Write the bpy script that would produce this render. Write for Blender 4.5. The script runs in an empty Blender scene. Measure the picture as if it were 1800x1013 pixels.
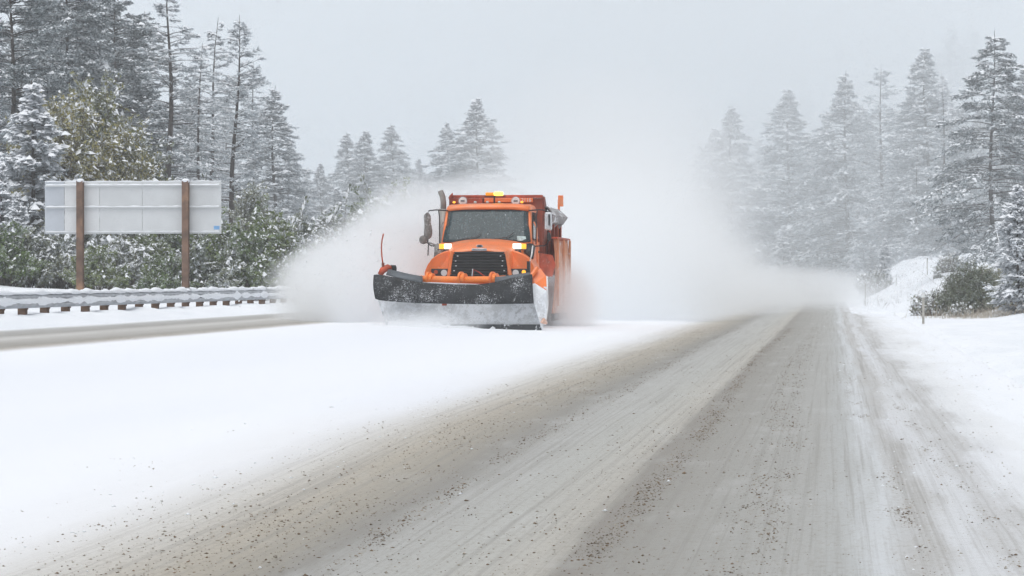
import bpy, math, random
import numpy as np

# ---------------------------------------------------------------- camera, sky, sun, exposure
SC = bpy.context.scene
COL = SC.collection
R = math.radians
CAMZ = 1.30
F = 5600.0                                   # focal length in photograph pixels (1800 wide)
YAW = math.atan(563 / F)
PITCH = math.atan(16.5 / F)
cam_d = bpy.data.cameras.new('camera')
cam = bpy.data.objects.new('camera', cam_d)
COL.objects.link(cam)
cam.location = (0, 0, CAMZ)
cam.rotation_euler = (math.pi / 2 - PITCH, 0, YAW)
cam_d.sensor_width = 36
cam_d.lens = 36 * F / 1800
cam_d.clip_start = 0.5
cam_d.clip_end = 6000
SC.camera = cam

SUN_EL, SUN_AZ = 72, 200                     # azimuth from +Y, clockwise
world = bpy.data.worlds.new('World')
SC.world = world
world.use_nodes = True
wn = world.node_tree
wn.nodes.clear()
sky = wn.nodes.new('ShaderNodeTexSky')
sky.sky_type = 'NISHITA'
sky.sun_disc = False
sky.sun_elevation = R(SUN_EL)
sky.sun_rotation = R(SUN_AZ)
sky.air_density = 1.0
sky.dust_density = 1.5
sky.ozone_density = 1.0
hsv = wn.nodes.new('ShaderNodeHueSaturation')   # cloud cover: greys the blue sky
hsv.inputs['Saturation'].default_value = 0.22
bg = wn.nodes.new('ShaderNodeBackground')
bg.inputs['Strength'].default_value = 0.108
wo = wn.nodes.new('ShaderNodeOutputWorld')
wn.links.new(sky.outputs[0], hsv.inputs['Color'])
wn.links.new(hsv.outputs[0], bg.inputs['Color'])
wn.links.new(bg.outputs[0], wo.inputs['Surface'])

sun_d = bpy.data.lights.new('sun', 'SUN')
sun_d.energy = 1.5
sun_d.angle = R(50)
sun_d.color = (1.0, 0.995, 0.98)
sun = bpy.data.objects.new('sun', sun_d)
COL.objects.link(sun)
sun.rotation_euler = (R(90 - SUN_EL), 0, R(180 - SUN_AZ))
sun.location = (0, 0, 80)

vs = SC.view_settings
vs.view_transform = 'Standard'
vs.look = 'None'
vs.gamma = 1.0
vs.exposure = 0.27
vs.use_curve_mapping = False
SC.render.engine = 'CYCLES'
cy = SC.cycles
cy.max_bounces = 32
cy.diffuse_bounces = 3
cy.glossy_bounces = 2
cy.transmission_bounces = 3
cy.volume_bounces = 30
cy.transparent_max_bounces = 12
cy.caustics_reflective = False
cy.caustics_refractive = False
cy.volume_step_rate = 1.0
cy.volume_max_steps = 256
cy.use_denoising = True
cy.use_adaptive_sampling = True
cy.adaptive_threshold = 0.025
cy.adaptive_min_samples = 20
try:
    cy.denoiser = 'OPENIMAGEDENOISE'
    cy.denoising_prefilter = 'ACCURATE'
except Exception:
    pass

# pixel of the photograph + distance along the road -> world point
_fw = np.array([-math.sin(YAW) * math.cos(PITCH), math.cos(YAW) * math.cos(PITCH), -math.sin(PITCH)])
_rt = np.array([math.cos(YAW), math.sin(YAW), 0.0])
_up = np.cross(_rt, _fw)


def at(px, py, d):
    r = _fw + _rt * (px - 900) / F + _up * (506.5 - py) / F
    r = r * (d / r[1])
    return np.array([r[0], r[1], r[2] + CAMZ])


# ---------------------------------------------------------------- mesh helpers
class MB:
    def __init__(self):
        self.v, self.f, self.m = [], [], []

    def add(self, verts, faces, m=0):
        o = len(self.v)
        self.v += [tuple(map(float, p)) for p in verts]
        self.f += [tuple(i + o for i in q) for q in faces]
        self.m += [m] * len(faces)
        return self

    def box(self, x0, x1, y0, y1, z0, z1, m=0):
        vs_ = [(x, y, z) for z in (z0, z1) for y in (y0, y1) for x in (x0, x1)]
        return self.add(vs_, [(0, 2, 3, 1), (4, 5, 7, 6), (0, 1, 5, 4), (2, 6, 7, 3), (0, 4, 6, 2), (1, 3, 7, 5)], m)

    def tube(self, pts, rad, n=8, m=0, cap=True):
        pts = [np.array(p, float) for p in pts]
        if not hasattr(rad, '__len__'):
            rad = [rad] * len(pts)
        vs_, fs = [], []
        for i, p in enumerate(pts):
            t = pts[min(i + 1, len(pts) - 1)] - pts[max(i - 1, 0)]
            t = t / (np.linalg.norm(t) + 1e-9)
            a = np.array([0, 0, 1.0]) if abs(t[2]) < 0.9 else np.array([1.0, 0, 0])
            u = np.cross(t, a); u /= np.linalg.norm(u)
            w = np.cross(t, u)
            for k in range(n):
                an = 2 * math.pi * k / n
                vs_.append(p + rad[i] * (math.cos(an) * u + math.sin(an) * w))
        for i in range(len(pts) - 1):
            for k in range(n):
                a0 = i * n + k; b0 = i * n + (k + 1) % n
                fs.append((a0, b0, b0 + n, a0 + n))
        if cap:
            fs.append(tuple(range(n))[::-1])
            fs.append(tuple((len(pts) - 1) * n + k for k in range(n)))
        return self.add(vs_, fs, m)

    def prism(self, prof, x0, x1, taper=None, m=0):
        """prof: list of (y, z); taper(y, z) -> factor on the x of each point"""
        n = len(prof)
        tp = taper or (lambda y, z: 1.0)
        vs_ = [(x0 * tp(y, z), y, z) for y, z in prof] + [(x1 * tp(y, z), y, z) for y, z in prof]
        fs = [tuple(range(n)), tuple(range(2 * n - 1, n - 1, -1))]
        fs += [(i, i + n, (i + 1) % n + n, (i + 1) % n) for i in range(n)]
        return self.add(vs_, fs, m)

    def grid(self, P, m=0, flip=False):
        """P: rows x cols x 3"""
        P = np.asarray(P, float)
        a, b = P.shape[:2]
        fs = []
        for i in range(a - 1):
            for j in range(b - 1):
                q = (i * b + j, i * b + j + 1, (i + 1) * b + j + 1, (i + 1) * b + j)
                fs.append(q[::-1] if flip else q)
        return self.add(P.reshape(-1, 3), fs, m)

    def ball(self, c, r, nu=12, nv=8, m=0):
        c = np.array(c, float)
        r = np.array(r, float) * np.ones(3)
        P = [[c + r * np.array([math.cos(u) * math.sin(v), math.sin(u) * math.sin(v), math.cos(v)])
              for u in np.linspace(0, 2 * math.pi, nu + 1)] for v in np.linspace(0.002, math.pi - 0.002, nv + 1)]
        return self.grid(P, m, True)

    def build(self, name, mats, parent=None, smooth=False, bevel=0, seg=2, solid=0):
        me = bpy.data.meshes.new(name)
        me.from_pydata(self.v, [], self.f)
        if not isinstance(mats, (list, tuple)):
            mats = [mats]
        for mm in mats:
            me.materials.append(mm)
        if len(mats) > 1:
            me.polygons.foreach_set('material_index', self.m)
        if smooth:
            me.polygons.foreach_set('use_smooth', [True] * len(me.polygons))
        me.update()
        o = bpy.data.objects.new(name, me)
        COL.objects.link(o)
        if parent:
            o.parent = parent
        if solid:
            md = o.modifiers.new('s', 'SOLIDIFY'); md.thickness = solid; md.offset = 0
        if bevel:
            md = o.modifiers.new('b', 'BEVEL'); md.width = bevel; md.segments = seg
            md.limit_method = 'ANGLE'; md.angle_limit = R(25); md.harden_normals = False
        return o


def np_mesh(name, V, Fc, mats, midx=None, parent=None, smooth=False):
    """V n x 3, Fc m x k (all the same k)"""
    me = bpy.data.meshes.new(name)
    k = Fc.shape[1]
    me.vertices.add(len(V)); me.vertices.foreach_set('co', V.astype(np.float32).ravel())
    me.loops.add(Fc.size); me.loops.foreach_set('vertex_index', Fc.astype(np.int32).ravel())
    me.polygons.add(len(Fc))
    me.polygons.foreach_set('loop_start', np.arange(0, Fc.size, k, dtype=np.int32))
    if not isinstance(mats, (list, tuple)):
        mats = [mats]
    for mm in mats:
        me.materials.append(mm)
    if midx is not None:
        me.polygons.foreach_set('material_index', midx.astype(np.int32))
    if smooth:
        me.polygons.foreach_set('use_smooth', np.ones(len(Fc), bool))
    me.update(calc_edges=True)
    me.validate()
    o = bpy.data.objects.new(name, me)
    COL.objects.link(o)
    if parent:
        o.parent = parent
    return o


def empty(name, loc, rz=0.0):
    o = bpy.data.objects.new(name, None)
    COL.objects.link(o)
    o.location = tuple(map(float, loc))
    o.rotation_euler = (0, 0, rz)
    o.empty_display_size = 0.3
    return o


def tag(o, label=None, cat=None, group=None, kind=None):
    if label: o['label'] = label
    if cat: o['category'] = cat
    if group: o['group'] = group
    if kind: o['kind'] = kind
    return o


def copy_tree(o, parent=None):
    c = o.copy()
    COL.objects.link(c)
    c.parent = parent
    for ch in list(o.children):
        copy_tree(ch, c)
    return c


# ---------------------------------------------------------------- materials
def new_mat(name):
    m = bpy.data.materials.new(name)
    m.use_nodes = True
    nt = m.node_tree
    b = nt.nodes['Principled BSDF']
    return m, nt, b


def N(nt, kind, **inp):
    n = nt.nodes.new(kind)
    for k, v in inp.items():
        n.inputs[k].default_value = v
    return n


def noise(nt, scale, detail=3, vec=None, rough=0.55):
    n = N(nt, 'ShaderNodeTexNoise', Scale=scale, Detail=detail, Roughness=rough)
    if vec is not None:
        nt.links.new(vec, n.inputs['Vector'])
    return n.outputs['Fac']


def maprange(nt, val, a, b, c=0.0, d=1.0, smooth=True):
    n = nt.nodes.new('ShaderNodeMapRange')
    if smooth:
        n.interpolation_type = 'SMOOTHSTEP'
    for k, v in zip(('From Min', 'From Max', 'To Min', 'To Max'), (a, b, c, d)):
        n.inputs[k].default_value = v
    nt.links.new(val, n.inputs['Value'])
    return n.outputs['Result']


def math_n(nt, op, a, b=None):
    n = nt.nodes.new('ShaderNodeMath'); n.operation = op
    for i, x in enumerate((a, b)):
        if x is None: continue
        if isinstance(x, (int, float)): n.inputs[i].default_value = x
        else: nt.links.new(x, n.inputs[i])
    return n.outputs[0]


def mix(nt, fac, a, b):
    n = nt.nodes.new('ShaderNodeMix'); n.data_type = 'RGBA'
    for sock, x in ((n.inputs['Factor'], fac), (n.inputs['A'], a), (n.inputs['B'], b)):
        if isinstance(x, (int, float)): sock.default_value = x
        elif isinstance(x, tuple): sock.default_value = (*x, 1)
        else: nt.links.new(x, sock)
    return n.outputs['Result']


def bump(nt, b, h, strength=0.3, dist=0.02):
    n = N(nt, 'ShaderNodeBump', Strength=strength, Distance=dist)
    nt.links.new(h, n.inputs['Height'])
    nt.links.new(n.outputs[0], b.inputs['Normal'])


SNOW = (0.86, 0.885, 0.92)


def plain(name, col, rough=0.6, var=0.25, scale=6.0, metal=0.0, snow=0.0, snow_scale=18.0, dirt=None, spec=0.5, up=0.0, coat=0.0):
    """base colour with mottling; snow = share of the surface hidden under stuck-on snow; up = snow settled on faces that look up"""
    m, nt, b = new_mat(name)
    tc = nt.nodes.new('ShaderNodeTexCoord').outputs['Object']
    n1 = noise(nt, scale, 4, tc)
    f = maprange(nt, n1, 0.3, 0.7)
    c = mix(nt, f, tuple(x * (1 - var) for x in col), tuple(min(1, x * (1 + var * 0.6)) for x in col))
    if dirt:
        c = mix(nt, maprange(nt, noise(nt, scale * 0.6, 6, tc, 0.7), 0.48 if dirt[1] <= 1 else 0.36, 0.7 if dirt[1] <= 1 else 0.58, 0, min(1.0, dirt[1])), c, dirt[0])
    if snow > 0:
        lo = 0.72 - snow * 0.5
        patch = math_n(nt, 'MULTIPLY', math_n(nt, 'SUBTRACT', noise(nt, 1.7, 3, tc), 0.5), 0.45)
        fs = maprange(nt, math_n(nt, 'ADD', noise(nt, snow_scale, 6, tc, 0.75), patch), lo, lo + 0.10)
        c = mix(nt, fs, c, SNOW)
    if up > 0:
        g = nt.nodes.new('ShaderNodeNewGeometry')
        sp = nt.nodes.new('ShaderNodeSeparateXYZ'); nt.links.new(g.outputs['Normal'], sp.inputs[0])
        z = math_n(nt, 'ADD', sp.outputs['Z'], math_n(nt, 'MULTIPLY', math_n(nt, 'SUBTRACT', noise(nt, 9, 4, tc), 0.5), 0.9))
        c = mix(nt, maprange(nt, z, 1.05 - up * 0.6, 1.2 - up * 0.6), c, SNOW)
    nt.links.new(c, b.inputs['Base Color'])
    b.inputs['Roughness'].default_value = rough
    b.inputs['Metallic'].default_value = metal
    b.inputs['Specular IOR Level'].default_value = spec
    b.inputs['Coat Weight'].default_value = coat
    return m


def emit(name, col, strength, base=(0.8, 0.8, 0.8)):
    m, nt, b = new_mat(name)
    b.inputs['Base Color'].default_value = (*base, 1)
    b.inputs['Emission Color'].default_value = (*col, 1)
    b.inputs['Emission Strength'].default_value = strength
    b.inputs['Roughness'].default_value = 0.25
    return m


def snow_mat(name, col=SNOW, bs=0.25, scale=2.5):
    m, nt, b = new_mat(name)
    tc = nt.nodes.new('ShaderNodeTexCoord').outputs['Object']
    n1 = noise(nt, scale, 5, tc)
    c = mix(nt, maprange(nt, n1, 0.3, 0.7), tuple(x * 0.97 for x in col), col)
    nt.links.new(c, b.inputs['Base Color'])
    b.inputs['Roughness'].default_value = 0.8
    b.inputs['Specular IOR Level'].default_value = 0.15
    bump(nt, b, noise(nt, scale * 8, 5, tc), bs, 0.03)
    return m


M = {}
M['snow'] = snow_mat('snow')
M['snow_lump'] = plain('snow_lump', (0.86, 0.885, 0.92), 0.9, 0.05, spec=0.1)
M['crumb'] = plain('crumb', (0.21, 0.15, 0.095), 0.9, 0.5, 3.0)
M['crumb_grey'] = plain('crumb_grey', (0.40, 0.36, 0.30), 0.9, 0.4, 3.0)


# ground snow: clean with faint wind ripples, a little grit near the road
def ground_material():
    m, nt, b = new_mat('ground_snow')
    g = nt.nodes.new('ShaderNodeNewGeometry').outputs['Position']
    mp = N(nt, 'ShaderNodeMapping'); mp.inputs['Scale'].default_value = (1.0, 0.25, 1.0)
    nt.links.new(g, mp.inputs['Vector'])
    n1 = noise(nt, 0.9, 6, mp.outputs[0], 0.6)
    c = mix(nt, maprange(nt, n1, 0.35, 0.65), (0.80, 0.83, 0.87), SNOW)
    sp = nt.nodes.new('ShaderNodeSeparateXYZ'); nt.links.new(g, sp.inputs[0])
    # grit thrown on the shoulder, thinning out to the right
    near = maprange(nt, sp.outputs['X'], 0.5, 2.2, 1.0, 0.0)
    left = maprange(nt, sp.outputs['X'], -2.0, -1.0, 0.0, 1.0)
    mp2 = N(nt, 'ShaderNodeMapping'); mp2.inputs['Scale'].default_value = (2.6, 0.10, 1.0)
    nt.links.new(g, mp2.inputs['Vector'])
    st = maprange(nt, noise(nt, 1.6, 6, mp2.outputs[0], 0.65), 0.44, 0.66)
    fine = maprange(nt, noise(nt, 16, 4, g, 0.7), 0.4, 0.65)
    fac = math_n(nt, 'MULTIPLY', math_n(nt, 'MULTIPLY', near, left), math_n(nt, 'MULTIPLY', st, math_n(nt, 'ADD', math_n(nt, 'MULTIPLY', fine, 0.6), 0.35)))
    c = mix(nt, math_n(nt, 'MULTIPLY', fac, 0.75), c, (0.50, 0.48, 0.46))
    nt.links.new(c, b.inputs['Base Color'])
    b.inputs['Roughness'].default_value = 0.85
    b.inputs['Specular IOR Level'].default_value = 0.15
    h = math_n(nt, 'ADD', noise(nt, 3.0, 6, g), math_n(nt, 'MULTIPLY', noise(nt, 30, 3, g), 0.25))
    bump(nt, b, h, 0.35, 0.06)
    return m


def road_material():
    m, nt, b = new_mat('road_slush')
    at_ = nt.nodes.new('ShaderNodeAttribute'); at_.attribute_name = 'lane'   # x across the road, y along it
    g = at_.outputs['Vector']
    sp = nt.nodes.new('ShaderNodeSeparateXYZ'); nt.links.new(g, sp.inputs[0])
    X = sp.outputs['X']

    def stretch(sx, sy):
        mp = N(nt, 'ShaderNodeMapping'); mp.inputs['Scale'].default_value = (sx, sy, 1)
        nt.links.new(g, mp.inputs['Vector'])
        return mp.outputs[0]
    warp = math_n(nt, 'SUBTRACT', noise(nt, 1.0, 5, stretch(0.8, 0.10), 0.6), 0.5)
    warp2 = math_n(nt, 'SUBTRACT', noise(nt, 1.0, 5, stretch(6.0, 0.35), 0.65), 0.5)
    warp = math_n(nt, 'MULTIPLY', warp, maprange(nt, X, -0.2, 1.8, 1.0, 7.0))
    warp2 = math_n(nt, 'MULTIPLY', warp2, maprange(nt, X, -0.2, 1.8, 1.0, 4.0))
    Xw = math_n(nt, 'ADD', math_n(nt, 'ADD', X, math_n(nt, 'MULTIPLY', warp, 0.26)), math_n(nt, 'MULTIPLY', warp2, 0.17))
    t = maprange(nt, Xw, -17.0, 2.4, smooth=False)
    cr = nt.nodes.new('ShaderNodeValToRGB')
    cr.color_ramp.interpolation = 'LINEAR'
    white = (0.87, 0.89, 0.925)
    stops = [(-17.0, white), (-15.7, white), (-15.2, (.44, .435, .42)), (-14.7, (.36, .35, .325)), (-14.1, (.60, .59, .565)),
             (-13.2, (.35, .33, .295)), (-12.8, (.46, .425, .38)), (-12.3, white), (-9.8, (.83, .855, .90)),
             (-5.0, white), (-4.35, (.82, .83, .85)), (-3.75, (.62, .605, .57)),
             (-3.3, (.46, .42, .35)), (-2.95, (.355, .325, .27)), (-2.6, (.275, .263, .238)), (-2.25, (.43, .43, .41)), (-1.75, (.455, .455, .425)),
             (-1.34, (.475, .455, .405)), (-1.24, (.275, .255, .225)), (-1.0, (.305, .293, .265)), (-0.6, (.355, .350, .325)),
             (-0.1, (.405, .405, .385)), (0.10, (.45, .46, .45)), (0.27, (.60, .62, .63)), (0.42, (.48, .475, .46)), (0.62, (.66, .675, .69)), (0.85, (.53, .53, .525)),
             (1.1, (.70, .715, .73)), (1.4, (.76, .775, .79)), (1.8, (.84, .865, .90)), (2.4, white)]
    # a colour ramp holds 32 stops
    els = cr.color_ramp.elements
    while len(els) < len(stops):
        els.new(0.5)
    for e, (x, c) in zip(els, stops):
        e.position = (x + 17.0) / 19.4
    for e, (x, c) in zip(els, stops):
        e.color = (*c, 1)
    nt.links.new(t, cr.inputs['Fac'])
    c = cr.outputs['Color']
    # how dirty a place is decides how much grit it shows
    bw = nt.nodes.new('ShaderNodeRGBToBW'); nt.links.new(c, bw.inputs[0])
    dirty = maprange(nt, bw.outputs[0], 0.82, 0.42)
    fine = noise(nt, 1.0, 6, stretch(26, 9), 0.75)
    c = mix(nt, math_n(nt, 'MULTIPLY', maprange(nt, fine, 0.48, 0.68), math_n(nt, 'MULTIPLY', dirty, 0.5)), c, (0.25, 0.21, 0.16))
    blot = noise(nt, 1.0, 5, stretch(2.6, 0.5), 0.6)
    c = mix(nt, math_n(nt, 'MULTIPLY', maprange(nt, blot, 0.5, 0.75), math_n(nt, 'MULTIPLY', dirty, 0.3)), c, (0.56, 0.57, 0.56))
    streak = noise(nt, 1.0, 7, stretch(20, 0.07), 0.75)
    c = mix(nt, math_n(nt, 'MULTIPLY', maprange(nt, streak, 0.46, 0.64), math_n(nt, 'MULTIPLY', dirty, 0.55)), c, (0.27, 0.255, 0.23))
    sheet = noise(nt, 1.0, 4, stretch(0.5, 0.05), 0.5)
    c = mix(nt, math_n(nt, 'MULTIPLY', maprange(nt, sheet, 0.45, 0.72, 0, 0.9), math_n(nt, 'SUBTRACT', 1.0, dirty)), c, mix(nt, 0.5, c, (0.80, 0.83, 0.90)))
    nt.links.new(c, b.inputs['Base Color'])
    rg = mix(nt, dirty, (0.85, 0.85, 0.85), (0.55, 0.55, 0.55))
    nt.links.new(rg, b.inputs['Roughness'])
    b.inputs['Specular IOR Level'].default_value = 0.25
    h = math_n(nt, 'ADD', math_n(nt, 'MULTIPLY', fine, 0.6), math_n(nt, 'ADD', streak, math_n(nt, 'MULTIPLY', noise(nt, 60, 3, g), 0.5)))
    bump(nt, b, h, 0.35, 0.012)
    return m


# ---------------------------------------------------------------- terrain
rng = np.random.default_rng(7)
_ph = rng.uniform(0, 6.28, (24, 3))
_kd = rng.normal(0, 1, (24, 2))


def sm(t):
    t = np.clip(t, 0, 1)
    return t * t * (3 - 2 * t)


def lumps(x, y, wl):
    s = 0
    for i in range(8):
        k = _kd[i] / np.linalg.norm(_kd[i]) * 6.28 / (wl * (0.6 + 0.12 * i))
        s = s + np.sin(x * k[0] + y * k[1] + _ph[i, 0])
    return s / 8


def bend(y):
    return -np.clip((y - 250) / 10.0, 0, None) ** 2 * 0.12


def road_z(s, y):
    z = 0.25 * (np.clip((-s - 4) / 10.0, 0, 1.2)) ** 1.6
    return z


def terr(x, y):
    x = np.asarray(x, float); y = np.asarray(y, float)
    s = x - bend(y)
    z = road_z(s, y)
    # left bank, guard rail bench, then rising ground
    nb = lumps(x, y, 2.0) * 0.06 + lumps(x, y, 0.9) * 0.03
    nb = nb + np.where((s < -16.4) & (s > -17.3), 0.05 * np.maximum(0, np.sin(y * 3.3)) * np.abs(np.sin(y * .7 + 1)), 0)
    z = np.where(s < -15.5, 0.26 + 0.28 * sm((-15.5 - s) / 1.3) + nb * sm((-15.6 - s) / 1), z)
    z = z + np.where(s < -19, 0.05 * (-19 - s) * np.where(s < -60, 1.3, 1), 0) + np.where(s < -19, lumps(x, y, 9) * 0.25 * sm((-19 - s) / 4), 0)
    # right shoulder and bank
    rz = lumps(x, y, 1.6) * 0.02 + lumps(x, y, 0.7) * 0.012
    z = z + np.where(s > 0.9, rz * sm((s - 0.9) / 1.5), 0)
    bank = 2.0 * sm((s - 0.7 + .5 * lumps(x, y, 7.0)) / 4.8) * sm((y - 112) / 110)
    bank = bank + (0.11 * np.clip(s - 4.0, 0, 60)) * sm((y - 85) / 60)
    bank = bank + 0.35 * sm((s - 4.6 + (y - 110) * 0.03) / 2.0) * sm((y - 96) / 14)
    z = z + np.where(s > 0.6, bank * (1 + 0.22 * lumps(x, y, 5.0) + 0.10 * lumps(x, y, 1.8)), 0)
    # far hillside that closes the view
    z = z + 9 * sm((y - 330) / 200) * sm((x + 10 + (y - 330) * 0.03) / 30.0)
    d = np.clip((y - 420) / 500.0, 0, 1)
    z = z + 105 * sm(d) * sm((x + 110) / 230.0)
    return z


xs = np.unique(np.round(np.concatenate([
    np.linspace(-520, -60, 24), np.linspace(-60, -20, 40), np.arange(-20, 10, 0.25), np.linspace(10, 40, 40), np.linspace(40, 520, 30)]), 3))
ys = np.unique(np.round(np.concatenate([
    np.linspace(-60, 8, 18), np.arange(8, 60, 0.4), np.arange(60, 210, 0.6), np.linspace(210, 420, 90), np.linspace(420, 1100, 40)]), 3))
GX, GY = np.meshgrid(xs, ys)
GZ = terr(GX, GY)
S_ = GX - bend(GY)
inroad = (S_ > -15.75) & (S_ < 2.3) & (GY < 124)
inroad = inroad | ((S_ > -15.75) & (S_ < 0.62))
GZ = GZ - np.where(inroad, 0.12, 0.0)
V = np.stack([GX, GY, GZ], -1).reshape(-1, 3)
nx = len(xs)
ii, jj = np.meshgrid(np.arange(len(ys) - 1), np.arange(nx - 1), indexing='ij')
a = (ii * nx + jj).ravel()
Fq = np.stack([a, a + 1, a + 1 + nx, a + nx], 1)
ground = np_mesh('ground', V, Fq, ground_material(), smooth=True)
tag(ground, kind='structure')

# road: lanes with shallow wheel ruts and the smooth lane of new snow
ss = np.unique(np.round(np.concatenate([np.arange(-16.0, -4.5, 0.22), np.arange(-4.5, 2.6, 0.06), [2.6]]), 3))
yr = np.unique(np.round(np.concatenate([np.arange(-30, 10, 2.0), np.arange(10, 45, 0.16), np.arange(45, 120, 0.45), np.arange(120, 420, 2.5)]), 3))
SS, YR = np.meshgrid(ss, yr)


def rut(s, c, w, dpt):
    return -dpt * np.exp(-((s - c) / w) ** 2)


RZ = road_z(SS, YR) + 0.012
wob = 0.05 * np.sin(YR * 0.11) + 0.03 * np.sin(YR * 0.31 + 1)
RZ = RZ + rut(SS + wob, -1.0, 0.28, 0.020) + rut(SS + wob, -2.8, 0.34, 0.020) + rut(SS, -14.9, 0.3, 0.02) + rut(SS, -13.2, 0.3, 0.02)
RZ = RZ + 0.006 * lumps(SS * 3, YR * 0.6, 1.2) + 0.004 * lumps(SS * 6, YR * 1.5, 0.8)
RZ = RZ + np.where((SS < -3.9) & (SS > -12.2), 0.035 * sm((-3.9 - SS) / 0.9) * sm((SS + 12.2) / 0.7), 0)
RZ = RZ + np.where((SS < -4.2) & (SS > -12), 0.010 * lumps(SS * 1.2, YR * .5, 1.6) + 0.006 * lumps(SS * 3, YR * .9, 1.0), 0)
RZ = RZ + 0.022 * np.exp(-((SS - 0.28 + wob) / 0.10) ** 2) * (0.6 + 0.6 * np.sin(YR * 1.3 + 3 * np.sin(YR * 0.37)))
RZ = np.where(SS > 0.62, np.where(YR > 118, RZ - 0.16 * sm((SS - 0.62) / .4), RZ), RZ)
RZ = RZ + np.where(SS > 0.5, 0.014 * lumps(SS * 2, YR * .7, 1.1) * sm((SS - .5) / .5), 0)
edge = np.minimum(sm((SS + 16.0) / 0.3), sm((2.6 - SS) / 0.5))
RZ = RZ * 1.0 - (1 - edge) * 0.10 + np.where(SS < -15.6, 0.0, 0)
V = np.stack([SS + bend(YR), YR, RZ], -1).reshape(-1, 3)
nx = len(ss)
ii, jj = np.meshgrid(np.arange(len(yr) - 1), np.arange(nx - 1), indexing='ij')
a = (ii * nx + jj).ravel()
Fq = np.stack([a, a + 1, a + 1 + nx, a + nx], 1)
road = np_mesh('road', V, Fq, road_material(), smooth=True)
lane = road.data.attributes.new('lane', 'FLOAT_VECTOR', 'POINT')
def near_shift(s_, y_):
    return 0.36 * sm((30 - y_) / 17) * sm((-1.7 - s_) / 1.0)


lane.data.foreach_set('vector', np.stack([SS - near_shift(SS, YR), YR, 0 * SS], -1).astype(np.float32).ravel())
tag(road, kind='structure')


# loose frozen crumbs of sanded slush along the wheel lines
def crumbs(name, n, bands, ymin, ymax, size, mats, seed):
    r = np.random.default_rng(seed)
    base = np.array([[1, 0, 0], [-.5, .8, .05], [-.6, -.7, 0], [.1, .1, .9], [0, 0, -.4]])
    tri = np.array([[0, 1, 3], [1, 2, 3], [2, 0, 3], [1, 0, 4], [2, 1, 4], [0, 2, 4]])
    w = np.array([b[2] for b in bands]); w = w / w.sum()
    bi = r.choice(len(bands), n, p=w)
    c = np.array([b[0] for b in bands])[bi]; sd = np.array([b[1] for b in bands])[bi]
    y = ymin * (ymax / ymin) ** r.uniform(0, 1, n)
    s = c + sd * r.normal(0, 1, n) + 0.08 * np.sin(y * 0.11 + c)
    # clustering along the road
    keep = (np.sin(y * 1.7 + c * 5) + np.sin(y * 0.63 + c * 9) + r.normal(0, 1.1, n)) > -0.5
    s, y = s[keep], y[keep]; n = len(s)
    s = s + 0.34 * sm((30 - y) / 17) * sm((-1.9 - s) / 0.8)
    sz = size * np.exp(np.clip(r.normal(0, 0.5, n), -1.2, 1.0))
    z = np.where(s < 2.3, road_z(s, y) + 0.012, terr(s, y))
    z = z + np.where((s < -3.9) & (s > -12.2), 0.03 * sm((-3.9 - s) / 0.9), 0)
    an = r.uniform(0, 6.28, n); ca, sa = np.cos(an), np.sin(an)
    Vv = base[None] * sz[:, None, None] * r.uniform(0.6, 1.4, (n, 5, 1))
    X = Vv[..., 0] * ca[:, None] - Vv[..., 1] * sa[:, None] + s[:, None]
    Y = (Vv[..., 0] * sa[:, None] + Vv[..., 1] * ca[:, None]) * 1.3 + y[:, None]
    Z = Vv[..., 2] * 0.55 + z[:, None]
    Vv = np.stack([X + bend(Y), Y, Z], -1).reshape(-1, 3)
    Ff = (tri[None] + 5 * np.arange(n)[:, None, None]).reshape(-1, 3)
    mi = np.repeat((r.uniform(0, 1, n) < 0.45).astype(int), 6)
    o = np_mesh(name, Vv, Ff, mats, mi)
    return o


bands = [(-12.75, 0.16, 2.5), (-14.0, .25, .8), (-1.16, 0.05, 3.4), (-0.55, 0.05, 1.8), (-0.38, 0.06, 1.8), (-3.05, 0.28, 3.6), (-2.45, 0.06, 2.0), (-3.6, 0.35, 1.3), (-1.6, 0.35, 1.8),
         (0.33, 0.05, 2.6), (0.75, 0.10, 1.3), (1.3, 0.35, .9), (-0.7, 0.7, 2.2), (-3.0, 1.0, 1.6), (-3.9, 0.3, 1.0), (-4.7, 0.5, .5), (2.2, 0.8, 1.0), (3.6, 1.2, .8)]
tag(crumbs('slush_crumbs', 52000, bands, 13.5, 85, 0.0046, [M['crumb'], M['crumb_grey']], 3),
    'small brown frozen crumbs of sanded slush strewn along the wheel lines', 'slush', kind='stuff')
tag(crumbs('slush_clods', 1100, [(-1.14, .05, 3), (-3.0, .5, 2), (0.33, .06, 1.6), (-.5, .3, 1), (-2.0, .7, 1.5), (-13.0, .3, 1.5)], 13.5, 85, 0.0068, [M['crumb'], M['crumb_grey']], 9),
    'larger dark clods of dirty slush dropped beside the wheel lines', 'slush', kind='stuff')
tag(crumbs('snow_clods', 3000, [(-4.7, .7, 2), (-11.9, .3, 1.5), (0.3, .07, .7), (1.6, .5, 1.5), (-8, 3, 1.5), (3, 1, 1)], 13.5, 90, 0.009, [M['snow_lump'], M['snow_lump']], 19),
    'small white clods of clean snow along the edges of the plowed lanes', 'snow', kind='stuff')

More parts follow.
